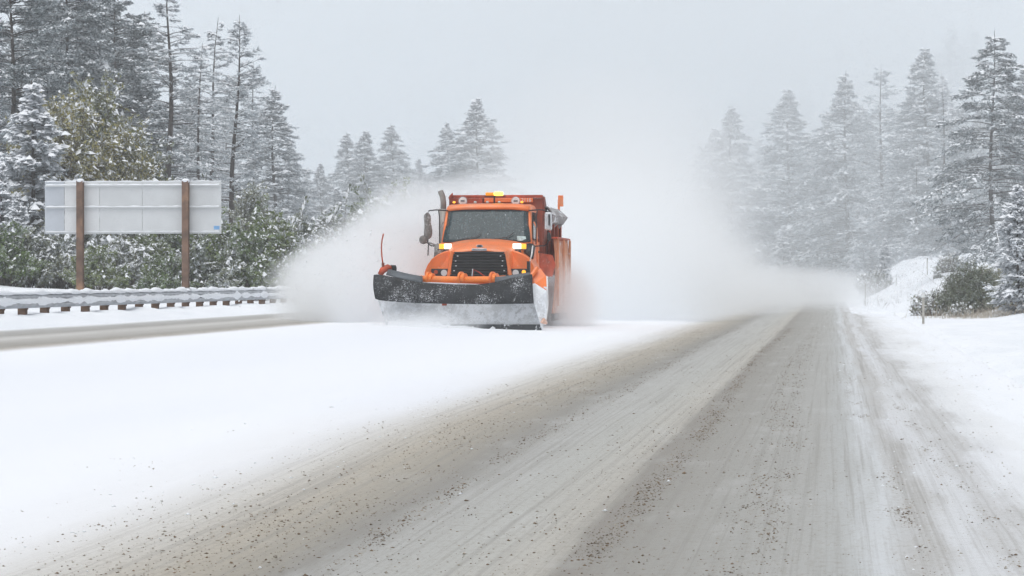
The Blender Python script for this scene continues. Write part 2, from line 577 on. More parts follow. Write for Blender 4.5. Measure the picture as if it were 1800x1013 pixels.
# ---------------------------------------------------------------- trees
def leaf_mat(name, a, b_, frost=0.0):
    m, nt, b = new_mat(name)
    tc = nt.nodes.new('ShaderNodeTexCoord').outputs['Object']
    n1 = noise(nt, 0.9, 3, tc)
    oi = nt.nodes.new('ShaderNodeObjectInfo')
    f = math_n(nt, 'ADD', math_n(nt, 'MULTIPLY', n1, 0.8), math_n(nt, 'MULTIPLY', oi.outputs['Random'], 0.3))
    c = mix(nt, maprange(nt, f, 0.25, 0.85), a, b_)
    if frost:
        c = mix(nt, maprange(nt, noise(nt, 7, 3, tc), 0.45, 0.6, 0, frost), c, (0.62, 0.66, 0.70))
    nt.links.new(c, b.inputs['Base Color'])
    b.inputs['Roughness'].default_value = 0.8
    b.inputs['Specular IOR Level'].default_value = 0.2
    return m


M['needle'] = leaf_mat('needle', (0.10, 0.128, 0.138), (0.215, 0.25, 0.26), 0.85)
M['needle_frost'] = leaf_mat('needle_frost', (0.33, 0.375, 0.40), (0.54, 0.585, 0.61), 0.8)
M['leaf_green'] = leaf_mat('leaf_green', (0.105, 0.155, 0.052), (0.21, 0.245, 0.09), 0.35)
M['leaf_olive'] = leaf_mat('leaf_olive', (0.14, 0.16, 0.06), (0.32, 0.28, 0.10), 0.45)
M['leaf_sage'] = leaf_mat('leaf_sage', (0.15, 0.175, 0.115), (0.26, 0.265, 0.17), 0.35)
M['leaf_dull'] = leaf_mat('leaf_dull', (0.12, 0.145, 0.10), (0.26, 0.265, 0.17), 0.5)
M['twig'] = plain('twig', (0.15, 0.115, 0.09), 0.9, 0.4)
M['bark'] = plain('bark', (0.075, 0.062, 0.055), 0.9, 0.5, 3.0, snow=0.16, snow_scale=3.0)
M['limb'] = plain('limb', (0.065, 0.055, 0.05), 0.9, 0.4, 3.0, up=0.7)


def unit(a):
    return a / (np.linalg.norm(a, axis=-1, keepdims=True) + 1e-9)


def spray(r, P, D, L, k, ln, wd, spread):
    """k needle tufts on each of the n twigs: thin triangles fanning off the twig"""
    n = len(P)
    t = r.uniform(0.05, 1.05, (n, k, 1))
    c = P[:, None] + D[:, None] * (L[:, None, None] * t) + r.normal(0, 0.02, (n, k, 3))
    nd = unit(D[:, None] * 0.9 + r.normal(0, spread, (n, k, 3)))
    side = unit(np.cross(nd, r.normal(0, 1, (n, k, 3))))
    l_ = ln * r.uniform(0.6, 1.35, (n, k, 1)); w_ = wd * r.uniform(0.6, 1.3, (n, k, 1))
    T = np.stack([c - side * w_, c + side * w_, c + nd * l_], 2).reshape(-1, 3)
    return T, np.arange(len(T)).reshape(-1, 3)


def snow_tufts(r, P, D, L, k, rad, lift=0.04):
    """k low lumps of snow lying along the top of each twig"""
    n = len(P)
    t = r.uniform(0.1, 1.0, (n, k, 1))
    c = (P[:, None] + D[:, None] * (L[:, None, None] * t)).reshape(-1, 3)
    d = np.repeat(D, k, 0)
    c = c + np.array([0, 0, lift]) + r.normal(0, 0.03, c.shape)
    n2 = len(c)
    s = unit(np.cross(d, [0, 0, 1.0]))
    sz = rad * np.exp(r.normal(0, 0.4, (n2, 1)))
    q = [c + d * sz * 1.5 - [0, 0, 0.02], c + s * sz * r.uniform(.6, 1.1, (n2, 1)) - sz * [0, 0, .25], c - d * sz * 1.2, c - s * sz * r.uniform(.6, 1.1, (n2, 1)) - sz * [0, 0, .25],
         c + sz * [0, 0, .55] + r.normal(0, .2, (n2, 3)) * sz]
    Vv = np.stack(q, 1).reshape(-1, 3)
    tri = np.array([[0, 1, 4], [1, 2, 4], [2, 3, 4], [3, 0, 4]])
    Ff = (tri[None] + 5 * np.arange(n2)[:, None, None]).reshape(-1, 3)
    return Vv, Ff


def tubes3(A, B, ra, rb):
    """three sided sticks from A to B"""
    n = len(A)
    d = unit(B - A)
    u = unit(np.cross(d, np.array([0.31, 0.2, 0.93])))
    w = np.cross(d, u)
    V_ = []
    for k in range(3):
        an = 2.094 * k
        V_.append(A + ra[:, None] * (math.cos(an) * u + math.sin(an) * w))
    for k in range(3):
        an = 2.094 * k
        V_.append(B + rb[:, None] * (math.cos(an) * u + math.sin(an) * w))
    V_ = np.stack(V_, 1).reshape(-1, 3)
    q = np.array([[0, 1, 4, 3], [1, 2, 5, 4], [2, 0, 3, 5]])
    return V_, (q[None] + 6 * np.arange(n)[:, None, None]).reshape(-1, 4)


def merge(parts):
    Vs, Fs, o = [], [], 0
    for v, f in parts:
        Vs.append(v); Fs.append(f + o); o += len(v)
    return np.concatenate(Vs), np.concatenate(Fs)


def conifer(name, seed, H, Rm, bare=0.08, whorl=0.36, per=6, twigs=11, shape=0.85, needle=5, snow=1.6, droop=0.35, lean=0.0,
            sparse=0.0, leafm='needle', nl=0.24, top_round=0.0, dead=0.0, gap=0.0):
    r = np.random.default_rng(seed)
    root = empty(name, (0, 0, 0))
    # trunk
    nz = 10
    zz = np.linspace(-0.4, H, nz)
    bx_ = lean * (zz / H) ** 1.5 * H + 0.12 * np.sin(zz * 0.5 + seed); by_ = 0.10 * np.sin(zz * 0.37 + 2 * seed)
    r0 = (0.0115 if bare > .15 else 0.009) * H + 0.03
    mb = MB().tube([(bx_[i], by_[i], zz[i]) for i in range(nz)], [max(0.012, r0 * (1 - zz[i] / H * 0.97) * (1.25 if i == 0 else 1)) for i in range(nz)], 8)
    mb.build('trunk', M['bark'], root, smooth=True)

    def axis(z):
        return np.stack([np.interp(z, zz, bx_), np.interp(z, zz, by_), z], -1)
    # branches
    Z0, AZ, LEN, SL = [], [], [], []
    z = bare * H
    while z < H * 0.97:
        u = (z - bare * H) / (H * (1 - bare))
        prof = (1 - u) ** shape
        if top_round: prof = min(prof, 1.0) * (0.55 + 0.45 * math.sin(math.pi * min(1, u * 1.15 + 0.12))) + top_round * (1 - u ** 4) * 0.25
        prof *= min(1.0, 0.55 + u * 3.0) * (1 - 0.45 * float(sm((u - .72) / .28)))
        for k in range(per):
            if r.uniform() < sparse: continue
            if gap and math.sin(z * 1.9 + seed) + math.sin(z * 0.8 + AZ_s(seed, k)) > 1.3 - gap: continue
            Z0.append(z + r.normal(0, whorl * 0.35)); AZ.append(r.uniform(0, 6.283))
            LEN.append(max(0.07, Rm * prof * r.uniform(0.50, 1.15) * (1 + .22 * math.sin(AZ[-1] * 2 + z * 1.1 + seed) + .12 * math.sin(z * 2.9 + AZ[-1] + seed)) + 0.03))
            SL.append(r.normal(0.08 + 0.30 * u, 0.13))
        z += whorl * r.uniform(0.7, 1.3) * (1.0 - 0.35 * u)
    Z0 = np.clip(np.array(Z0), 0.02 * H, H * 0.99); AZ = np.array(AZ); LEN = np.array(LEN); SL = np.array(SL)
    nb = len(Z0)
    A0 = axis(Z0)
    hd = np.stack([np.cos(AZ), np.sin(AZ), 0 * AZ], -1)
    ts = np.linspace(0, 1, 5)

    def bp(t):      # point on the branches at share t (n x m)
        t = np.asarray(t)
        x = LEN[:, None] * t
        zz_ = SL[:, None] * x - droop * x * t * (0.7 + 0.5 * (LEN[:, None] / Rm)) + 0.10 * x * t ** 3
        return A0[:, None] + hd[:, None] * x[..., None] + np.stack([0 * x, 0 * x, zz_], -1)
    Pb = bp(np.repeat(ts[None], nb, 0))
    rb = (0.010 + 0.011 * LEN)
    segs = [tubes3(Pb[:, i], Pb[:, i + 1], rb * (1 - ts[i] * 0.85), rb * (1 - ts[i + 1] * 0.85)) for i in range(4)]
    # twigs
    tt = np.sort(r.uniform(0.18, 1.0, (nb, twigs)), 1); tt[:, -1] = 0.93
    nt_ = np.clip((twigs * (0.35 + 0.75 * LEN / Rm)).astype(int), 4, twigs)
    keep = (np.arange(twigs)[None] >= (twigs - nt_)[:, None])
    if dead:
        keep &= (r.uniform(0, 1, nb) > dead * (1 - Z0 / H) * 1.6)[:, None]
    Pt = bp(tt)
    tang = unit(bp(np.clip(tt + 0.03, 0, 1.03)) - bp(tt - 0.03))
    side = unit(np.cross(tang, np.array([0, 0, 1.0])))
    sg = np.where(np.arange(twigs) % 2 == 0, 1.0, -1.0)[None, :, None]
    D = unit(tang * r.uniform(0.5, 1.1, tt.shape + (1,)) + side * sg * r.uniform(0.3, 1.0, tt.shape + (1,)) + r.normal(0, 0.18, tt.shape + (3,)) - np.array([0, 0, 0.10]))
    TL = (0.10 + 0.42 * LEN[:, None] * (1.05 - tt) + 0.12) * r.uniform(0.7, 1.25, tt.shape)
    TL = np.minimum(np.clip(TL, 0.15, 0.95), 0.03 + 0.55 * LEN[:, None])
    P, D, TL = Pt[keep], D[keep], TL[keep]
    segs.append(tubes3(P, P + D * TL[:, None], np.full(len(P), 0.008), np.full(len(P), 0.003)))
    v, f = merge(segs)
    np_mesh('branches', v, f, M['limb'], parent=root)
    k = needle
    v1, f1 = spray(r, P, D, TL, k, nl * np.clip(.22 + TL * 1.5, .3, 1.1)[:, None, None], nl * 0.17, 0.42)
    np_mesh('needles', v1, f1, M[leafm], parent=root)['kind'] = 'stuff'
    kk = int(snow); fr = snow - kk
    parts = [snow_tufts(r, P, D, TL, kk, 0.048)] if kk else []
    sel = r.uniform(0, 1, len(P)) < fr
    if sel.any(): parts.append(snow_tufts(r, P[sel], D[sel], TL[sel], 1, 0.075))
    # snow along the limbs
    mid = np.concatenate([Pb[:, i] for i in (1, 2, 3)]); md = np.concatenate([Pb[:, i + 1] - Pb[:, i] for i in (1, 2, 3)])
    parts.append(snow_tufts(r, mid, unit(md), np.linalg.norm(md, axis=1), 1, 0.065))
    v2, f2 = merge(parts)
    np_mesh('snow_cover', v2, f2, M['snow_lump'], parent=root)['kind'] = 'stuff'
    root['H'] = H
    return root


def AZ_s(seed, k):
    return seed * 1.7 + k * 2.4


def shrub(name, seed, H, W, stems=26, leaves=2600, leafm='leaf_green', ls=0.09, snow=420, sr=0.075, tree=False, shape=1.0, bare=0.0):
    r = np.random.default_rng(seed)
    root = empty(name, (0, 0, 0))
    # lobes of the crown, on which leaves gather
    nl_ = stems
    an = r.uniform(0, 6.283, nl_); rr = np.sqrt(r.uniform(0, 1, nl_)) * W * 0.5
    if tree:
        zt = H * (0.30 + 0.70 * r.uniform(0, 1, nl_)); rr *= np.clip(1.15 - (zt / H) ** 2 * 0.85, 0.12, 1)
    else:
        zt = H * np.sqrt(np.clip(1 - (rr / (W * 0.52)) ** 2, 0.03, 1)) * r.uniform(0.45, 1.0, nl_) * shape
    tips = np.stack([np.cos(an) * rr, np.sin(an) * rr, zt], -1)
    base = np.stack([np.cos(an) * rr * 0.12, np.sin(an) * rr * 0.12, (H * 0.25 + zt * 0.35) if tree else 0 * zt - 0.2], -1)
    midp = base * 0.45 + tips * 0.55 + r.normal(0, 0.05 * H, base.shape)
    if tree:
        MB().tube([(0, 0, -.3), (.04, .02, H * .35), (-.03, .05, H * .7), (0, 0, H * .93)], [0.055, .045, .03, .01], 7).build('trunk', M['twig'], root, smooth=True)
    segs = [tubes3(base, midp, np.full(nl_, 0.02), np.full(nl_, 0.012)), tubes3(midp, tips, np.full(nl_, 0.012), np.full(nl_, 0.004))]
    # side twigs
    k = 7
    t = r.uniform(0.1, 1, (nl_, k, 1))
    P = midp[:, None] * (1 - t) + tips[:, None] * t
    D = unit(r.normal(0, 1, P.shape) + [0, 0, 0.35])
    L = r.uniform(0.12, 0.30, (nl_, k)) * (W + H) * 0.30
    P, D, L = P.reshape(-1, 3), D.reshape(-1, 3), L.ravel()
    P = np.where((P[:, 2:3] < 0.1), P + [0, 0, 0.15], P)
    segs.append(tubes3(P, P + D * L[:, None], np.full(len(P), 0.007), np.full(len(P), 0.003)))
    v, f = merge(segs)
    np_mesh('stems', v, f, M['twig'], parent=root)
    per = max(1, leaves // len(P))
    n = len(P)
    c = P[:, None] + D[:, None] * (L[:, None, None] * r.uniform(0.1, 1.1, (n, per, 1))) + r.normal(0, 0.05, (n, per, 3))
    c = c.reshape(-1, 3)
    a_ = unit(r.normal(0, 1, c.shape)); b_ = unit(np.cross(a_, r.normal(0, 1, c.shape)))
    s = ls * np.exp(r.normal(0, 0.3, (len(c), 1)))
    V_ = np.stack([c - a_ * s * .8, c + b_ * s * .45, c + a_ * s * .9, c - b_ * s * .45], 1).reshape(-1, 3)
    np_mesh('leaves', V_, np.arange(len(V_)).reshape(-1, 4), M[leafm], parent=root)['kind'] = 'stuff'
    if snow:
        q = max(1, int(round(snow / n)))
        if snow < n:
            sel = r.uniform(0, 1, n) < snow / n
        else:
            sel = np.ones(n, bool)
        v2, f2 = snow_tufts(r, P[sel], D[sel], L[sel], q, sr)
        np_mesh('snow_cover', v2, f2, M['snow_lump'], parent=root)['kind'] = 'stuff'
    root['H'] = H
    return root


VAR = {}
VAR['fir_a'] = conifer('snowy_fir', 11, 15, 4.3, 0.04, 0.34, 9, 17, 0.88, 6, 2.9, leafm='needle_frost')
VAR['fir_b'] = conifer('snowy_fir', 12, 15, 3.7, 0.05, 0.34, 8, 16, 0.85, 6, 2.8, leafm='needle_frost', sparse=.1)
VAR['fir_c'] = conifer('snowy_fir', 13, 14, 4.3, 0.06, 0.36, 8, 17, 0.95, 6, 3.0, leafm='needle_frost', droop=.5)
VAR['dark_a'] = conifer('snowy_spruce', 21, 13, 4.6, 0.08, 0.38, 8, 20, 0.80, 7, 2.3, droop=0.42, sparse=0.08, gap=.05, dead=.15)
VAR['dark_b'] = conifer('snowy_spruce', 22, 19, 5.2, 0.06, 0.40, 8, 21, 0.72, 8, 2.0, droop=0.32, sparse=0.06, gap=.1, nl=0.28)
VAR['dark_c'] = conifer('snowy_spruce', 23, 19, 4.8, 0.05, 0.40, 8, 21, 0.75, 8, 2.1, droop=0.45, sparse=0.08, gap=.15, nl=0.28)
VAR['pine_a'] = conifer('snowy_pine', 31, 17, 2.9, 0.16, 0.42, 6, 12, 0.6, 4, 2.2, droop=0.25, sparse=0.15, gap=.3, dead=.5, leafm='needle_frost')
VAR['pine_b'] = conifer('snowy_pine', 32, 17, 2.6, 0.14, 0.42, 6, 11, 0.65, 4, 2.3, droop=0.30, sparse=0.25, lean=-0.035, gap=.3, dead=.5, leafm='needle_frost')
VAR['pine_c'] = conifer('snowy_pine', 33, 16, 3.1, 0.18, 0.40, 6, 13, 0.6, 5, 2.0, droop=0.15, sparse=0.15, lean=0.03, gap=.3, dead=.45, leafm='needle_frost')
VAR['young'] = conifer('young_fir', 41, 5, 1.25, 0.03, 0.20, 7, 11, 0.95, 8, 3.4, nl=0.13, droop=.2, leafm='needle_frost')
VAR['bush_g1'] = shrub('green_shrub', 51, 2.3, 3.0, 44, 9000, 'leaf_green', ls=.06, snow=900, sr=.042)
VAR['bush_g2'] = shrub('green_shrub', 52, 1.9, 2.6, 40, 8000, 'leaf_dull', ls=.06, snow=1300, sr=.042)
VAR['bush_g3'] = shrub('green_shrub', 53, 3.2, 3.2, 54, 11000, 'leaf_green', ls=.06, snow=1900, sr=.048)
VAR['bush_s'] = shrub('snowy_shrub', 54, 3.0, 3.0, 54, 7000, 'leaf_dull', ls=.06, snow=3000, sr=.05)
VAR['aspen_y'] = shrub('olive_aspen', 55, 6.5, 5.2, 90, 13500, 'leaf_olive', ls=.065, snow=2600, sr=.05, tree=True)
VAR['aspen_g'] = shrub('olive_aspen', 56, 6.0, 3.8, 90, 17000, 'leaf_dull', ls=.07, snow=2400, sr=.05, tree=True)
VAR['dome'] = shrub('round_bush', 57, 2.1, 2.9, 210, 44000, 'leaf_sage', ls=.032, snow=60, sr=.03)
VAR['dome_y'] = shrub('round_bush', 58, 2.4, 2.4, 90, 20000, 'leaf_olive', ls=.034, snow=120, sr=.03)
VAR['scrub'] = shrub('bare_scrub', 59, 0.9, 1.4, 60, 1800, 'leaf_dull', ls=.03, snow=300, sr=.03)
USED = set()


def place(var, px, d, top=None, label='', cat='tree', group=None, scale=None, rz=None, dz=0.0, name=None):
    src = VAR[var]
    o = src if var not in USED else copy_tree(src)
    USED.add(var)
    x = float(at(px, 490, d)[0])
    z = float(terr(x, d)) - 0.05 + dz
    H = src['H']
    if top is not None:
        sc = (at(px, top, d)[2] - z) / H
    else:
        sc = scale or 1.0
    o.location = (x, d, z)
    wide = {'fir': 1.32, 'pin': 1.15, 'dar': 1.12}.get(var[:3], 1.0) * (0.9 + 0.2 * ((px * 7 + d * 3) % 11) / 10)
    o.scale = (sc * wide, sc * wide, sc) if cat == 'tree' else (sc, sc, sc)
    o.rotation_euler = (0, 0, (hash_ang(px, d) if rz is None else rz))
    tag(o, label, cat, group)
    return o


def hash_ang(a, b):
    return (a * 12.9898 + b * 78.233) % 6.283


GL, GC, GR = 'snowy trees left of the road behind the sign', 'frosted trees behind the snow plow', 'hazy trees on the right bank'
left_trees = [
    ('dark_b', 20, 128, -130, 'huge dark snow-dusted spruce cut by the left frame edge, near the top left corner'),
    ('dark_c', 118, 136, -150, 'huge dark spruce above the left post of the sign, its top out of frame'),
    ('dark_b', 205, 142, -70, 'broad dark snowy spruce above the middle of the sign panel'),
    ('dark_c', -55, 150, -90, 'dark spruce mostly outside the left frame edge'),
    ('dark_a', 70, 160, -30, 'dark spruce half hidden behind the huge spruces at upper left'),
    ('dark_a', 255, 165, 20, 'spruce standing just left of the tall thin pines'),
    ('dark_c', 160, 152, -110, 'dark spruce filling the gap between the two huge spruces above the sign'),
    ('dark_b', 95, 158, -100, 'dark spruce standing behind the huge spruce above the left sign post'),
    ('dark_a', 40, 134, 60, 'shaggy dark spruce behind the young fir at the left'),
    ('dark_a', 235, 150, 90, 'grey shaggy spruce right above the olive aspens'),
    ('dark_a', 150, 138, 40, 'shaggy dark spruce right behind the taller olive aspen'),
    ('pine_a', 297, 134, -45, 'tall thin snowy pine whose top leaves the frame above the sign'),
    ('pine_b', 347, 138, 75, 'thin leaning pine above the right post of the sign'),
    ('pine_b', 366, 146, 30, 'thin narrow pine just left of the tall pine with a dark trunk'),
    ('pine_c', 407, 132, 26, 'tall pine with a dark bare trunk beside the right edge of the sign panel'),
    ('pine_a', 446, 170, 110, 'feathery pine just right of the dark bare trunk'),
    ('fir_b', 482, 165, 150, 'snowy fir at the right end of the tall left wood, stepping down to the sky'),
    ('fir_c', 508, 190, 250, 'low broad fir at the foot of the tall left wood'),
    ('fir_a', 330, 200, 150, 'pale hazy fir glimpsed between the thin pines'),
    ('fir_b', 395, 210, 170, 'pale hazy fir glimpsed behind the two tall pines'),
    ('fir_a', 238, 190, 120, 'pale fir behind the spruce above the sign panel'),
    ('young', 57, 112, 142, 'young fir heavy with snow left of the olive aspens'),
    ('young', 8, 110, 285, 'small snow-laden fir at the left frame edge above the guard rail'),
    ('young', 30, 106, 335, 'small snow-laden fir beside the left edge of the sign'),
]
for v, px, d, top, lab in left_trees:
    place(v, px, d, top, lab, 'tree', GL)
centre_trees = [
    ('fir_a', 565, 215, 287, 'small frosted fir in the gap right of the tall left wood'),
    ('fir_b', 540, 225, 300, 'small frosted fir touching the foot of the tall left wood'),
    ('fir_c', 612, 220, 232, 'frosted fir, left one of the close pair left of the plow truck'),
    ('fir_a', 645, 214, 230, 'frosted fir, right one of the close pair left of the plow truck'),
    ('fir_c', 690, 226, 217, 'pointed frosted fir standing alone between the two clumps left of the truck'),
    ('fir_b', 735, 230, 276, 'low frosted fir in the dip between the two clumps'),
    ('fir_c', 785, 218, 213, 'frosted fir just left of the tallest fir behind the exhaust stack'),
    ('fir_a', 840, 214, 172, 'tallest frosted fir above the truck exhaust stack'),
    ('fir_b', 868, 236, 262, 'low frosted fir at the right foot of the tallest fir above the cab'),
    ('fir_a', 590, 190, 330, 'squat frosted fir in front of the close pair left of the truck'),
    ('fir_c', 665, 186, 325, 'squat frosted fir in front of the pointed lone fir'),
    ('fir_b', 755, 188, 322, 'squat frosted fir above the truck mirror on the left'),
    ('fir_a', 628, 236, 268, 'frosted fir filling the cleft of the close pair left of the truck'),
    ('fir_c', 712, 240, 290, 'frosted fir on the right shoulder of the pointed lone fir'),
    ('fir_a', 815, 232, 250, 'frosted fir filling between the tallest fir and its left neighbour'),
    ('fir_c', 530, 200, 315, 'squat frosted fir right beside the foot of the tall left wood'),
]
for v, px, d, top, lab in centre_trees:
    place(v, px, d, top, lab, 'tree', GC)
right_trees = [
    ('fir_c', 1285, 262, 182, 'leftmost fir of the hazy right wood beside the snow cloud'),
    ('fir_b', 1335, 300, 240, 'faint low fir second from left in the hazy right wood'),
    ('fir_a', 1385, 258, 157, 'pointed hazy fir third from left in the right wood'),
    ('fir_c', 1425, 285, 235, 'faint fir in the notch between two pointed hazy firs'),
    ('fir_c', 1488, 240, 125, 'broad hazy fir in the middle of the right wood'),
    ('fir_b', 1450, 262, 205, 'hazy fir leaning on the left side of the broad middle fir'),
    ('pine_c', 1549, 232, 112, 'narrow hazy fir with a long visible trunk right of the broad middle fir'),
    ('fir_a', 1585, 262, 215, 'hazy fir filling behind the long visible trunk'),
    ('fir_a', 1628, 222, 84, 'tall hazy fir left of the two faint distant tops'),
    ('fir_b', 1674, 330, 42, 'faint distant fir, left one of the two tops at upper right'),
    ('fir_b', 1707, 350, 46, 'faint distant fir, right one of the two tops at upper right'),
    ('dark_a', 1745, 158, 54, 'dark snowy spruce nearest the right frame edge, with ragged drooping branches'),
    ('fir_a', 1672, 215, 190, 'pale fir behind the dark right spruce on its left side'),
    ('dark_a', 1805, 186, 112, 'grey spruce cut by the right frame edge'),
    ('pine_a', 1658, 205, 150, 'bare-trunked pine left of the dark right spruce'),
    ('pine_b', 1610, 215, 250, 'slender bare-trunked pine on top of the right bank'),
    ('young', 1795, 104, 322, 'bushy green snow-laden fir low at the right frame edge'),
    ('young', 1776, 120, 395, 'small snow-laden fir behind the round bush on the right'),
    ('young', 1380, 235, 395, 'small white fir at the foot of the right wood beside the far road'),
    ('young', 1553, 190, 418, 'tiny white fir on the crest of the right bank'),
    ('fir_c', 1520, 300, 250, 'faint fir closing the gap left of the long visible trunk'),
    ('fir_b', 1310, 330, 285, 'faint low fir low down beside the snow cloud'),
    ('fir_c', 1725, 240, 180, 'pale hazy fir directly behind the dark right spruce'),
    ('fir_a', 1360, 300, 300, 'squat faint fir below the pointed hazy fir'),
    ('fir_a', 1255, 275, 225, 'faint fir sinking into the snow cloud at the left end of the right wood'),
    ('fir_c', 1655, 245, 130, 'pale fir between the tall hazy fir and the dark right spruce'),
    ('fir_a', 1600, 250, 160, 'pale fir touching the left side of the tall hazy fir'),
    ('fir_b', 1520, 255, 185, 'pale fir right of the broad middle fir'),
    ('fir_c', 1775, 235, 150, 'pale fir between the dark right spruce and the right frame edge'),
    ('fir_b', 1410, 270, 320, 'squat faint fir left of the bank crest'),
    ('fir_c', 1460, 260, 330, 'squat faint fir right above the far road bend'),
]
for v, px, d, top, lab in right_trees:
    place(v, px, d, top, lab, 'tree', GR)

# olive aspens and shrubs behind the guard rail
place('aspen_y', 112, 116, 178, 'olive yellow aspen above the left post of the sign', 'tree', 'olive aspens behind the sign')
place('aspen_y', 165, 119, 150, 'taller olive yellow aspen above the left half of the sign', 'tree', 'olive aspens behind the sign')
place('aspen_y', 215, 118, 225, 'low olive aspen above the middle of the sign', 'tree', 'olive aspens behind the sign')
place('aspen_g', 262, 122, 255, 'dull green aspen left of the right sign post', 'tree', 'olive aspens behind the sign')
place('aspen_y', 60, 118, 270, 'low olive aspen beside the left edge of the sign', 'tree', 'olive aspens behind the sign')
place('aspen_g', 445, 128, 330, 'dull green aspen right of the sign panel', 'tree', 'olive aspens behind the sign')
shrubs = [
    ('bush_g1', 10, 103, 380, 'green shrub at the left frame edge above the guard rail'),
    ('bush_g2', 48, 104, 395, 'greyish snowy shrub left of the left sign post'),
    ('bush_s', 95, 105, 385, 'shrub white with snow just left of the left sign post'),
    ('bush_g1', 170, 103, 425, 'green shrub just right of the left sign post'),
    ('bush_s', 215, 106, 395, 'snow-whitened shrub under the middle of the sign panel'),
    ('bush_g3', 260, 108, 395, 'tall snowy shrub under the sign panel left of the right post'),
    ('bush_g1', 290, 103, 440, 'low green shrub against the right sign post'),
    ('bush_g2', 358, 104, 415, 'grey green shrub right of the right sign post'),
    ('bush_g3', 395, 108, 370, 'tall green shrub at the right edge of the sign panel'),
    ('bush_g1', 432, 106, 385, 'green shrub second right of the sign panel'),
    ('bush_g3', 470, 112, 350, 'tall green shrub where the spray begins'),
    ('bush_s', 510, 118, 365, 'snowy shrub at the tip of the snow spray'),
    ('bush_g2', 545, 124, 370, 'snowy shrub above the tip of the snow spray'),
    ('bush_s', 585, 140, 345, 'snowy shrub above the spray left of the plow marker'),
    ('bush_g3', 625, 150, 335, 'grey snowy shrub above the spray next to the plow marker'),
    ('bush_s', 670, 155, 330, 'snowy shrub straight above the plow marker whip'),
    ('bush_g3', 715, 160, 320, 'snowy shrub left of the truck mirror'),
    ('bush_s', 125, 112, 330, 'snow-whitened shrub behind the left sign post'),
    ('bush_s', 330, 118, 330, 'snow-whitened shrub behind the right sign post'),
    ('bush_g3', 300, 116, 345, 'green shrub seen low between the posts behind the sign'),
]
for v, px, d, top, lab in shrubs:
    place(v, px, d, top, lab, 'shrub', 'shrubs behind the guard rail')
place('dome', 1706, 112, 462, 'large round olive grey bush on the right verge', 'bush', 'bushes on the right bank')
place('dome_y', 1735, 116, 462, 'yellowish bush behind the large round bush', 'bush', 'bushes on the right bank')
place('dome', 1782, 108, 478, 'dark bush at the right frame edge beside the large round bush', 'bush', 'bushes on the right bank')
place('dome', 1730, 114, 474, 'sage grey bush joined to the right side of the large round bush', 'bush', 'bushes on the right bank')
place('scrub', 1640, 112, 503, 'small flat brown scrub just above the marker post', 'bush', 'bushes on the right bank')
place('scrub', 1674, 165, 440, 'small round scrub on top of the right bank', 'bush', 'bushes on the right bank')
place('scrub', 1540, 180, 468, 'bare twiggy scrub on the face of the right bank', 'bush', 'bushes on the right bank')
place('scrub', 1690, 109, 527, 'brown scrub at the foot of the large round bush', 'bush', 'bushes on the right bank')
place('scrub', 1650, 160, 478, 'small dark scrub half way up the right bank', 'bush', 'bushes on the right bank')


# dry stalks poking through the snow on the right bank
def stalks(name, n, seed, fx, fy, hgt, mat):
    r = np.random.default_rng(seed)
    x = fx(r, n); y = fy(r, n)
    z = terr(x, y) - 0.03
    A = np.stack([x, y, z], -1)
    B = A + np.stack([r.normal(0, .35, n), r.normal(0, .25, n), r.uniform(.4, 1, n)], -1) * (hgt * np.exp(r.normal(0, .4, n)))[:, None]
    v, f = tubes3(A, B, np.full(n, .007), np.full(n, .003))
    return np_mesh(name, v, f, mat)


M['straw'] = plain('straw', (0.50, 0.44, 0.36), 0.9, 0.4)
tag(stalks('dry_grass', 1500, 5, lambda r, n: r.normal(0, 1, n) * 0.9 + r.choice([4.6, 5.4, 6.4, 7.2], n), lambda r, n: 103 + np.abs(r.normal(0, 4, n)), 0.26, M['straw']),
    'pale dry grass poking through the snow around the right bushes', 'grass', kind='stuff')
tag(stalks('bank_stalks', 700, 6, lambda r, n: r.uniform(1.5, 11, n), lambda r, n: r.uniform(135, 215, n), 0.30, M['twig']),
    'thin bare stalks sticking out of the snowy right bank', 'grass', kind='stuff')


# far wooded hillside fading into the cloud
def far_wood():
    r = np.random.default_rng(77)
    Vs, Fs, o = [], [], 0
    for i in range(420):
        y = r.uniform(380, 800); px = r.uniform(1080, 1900)
        x = at(px, 490, y)[0]
        z = float(terr(x, y)); h = r.uniform(13, 22); w = h * r.uniform(.13, .19)
        n = 130
        u = np.sort(r.uniform(0.05, 1, n)); an = r.uniform(0, 6.283, n)
        L = w * (1 - u) ** .8 * r.uniform(.6, 1.2, n) + .2
        P = np.stack([x + 0 * u, y + 0 * u, z + u * h], -1)
        hd = np.stack([np.cos(an), np.sin(an), -0.3 + 0 * an], -1)
        sd = np.stack([-np.sin(an), np.cos(an), 0 * an], -1)
        T = np.stack([P + [0, 0, .5], P + hd * L[:, None] + sd * L[:, None] * .35, P + hd * L[:, None] - sd * L[:, None] * .35], 1).reshape(-1, 3)
        Vs.append(T); Fs.append(np.arange(len(T)).reshape(-1, 3) + o); o += len(T)
    return np_mesh('far_wood', np.concatenate(Vs), np.concatenate(Fs), M['needle_frost'])


tag(far_wood(), 'far wooded hillside fading into the cloud at upper right', 'forest', kind='stuff')

# ---------------------------------------------------------------- guard rail
M['galv'] = plain('galv', (0.42, 0.44, 0.47), 0.5, 0.2, 3.0, metal=0.3, snow=0.15, snow_scale=9)
M['post_wood'] = plain('post_wood', (0.16, 0.095, 0.06), 0.85, 0.45, 5.0, snow=0.14, snow_scale=7)
M['rust'] = plain('rust', (0.185, 0.11, 0.075), 0.75, 0.45, 2.0, dirt=((0.42, 0.24, 0.14), 0.7))
GX0, GZT = -17.0, 0.985
gr = tag(empty('guard_rail', (GX0, 44, 0.5)), 'long galvanised guard rail on brown posts, capped with snow, left of the road', 'guard rail')


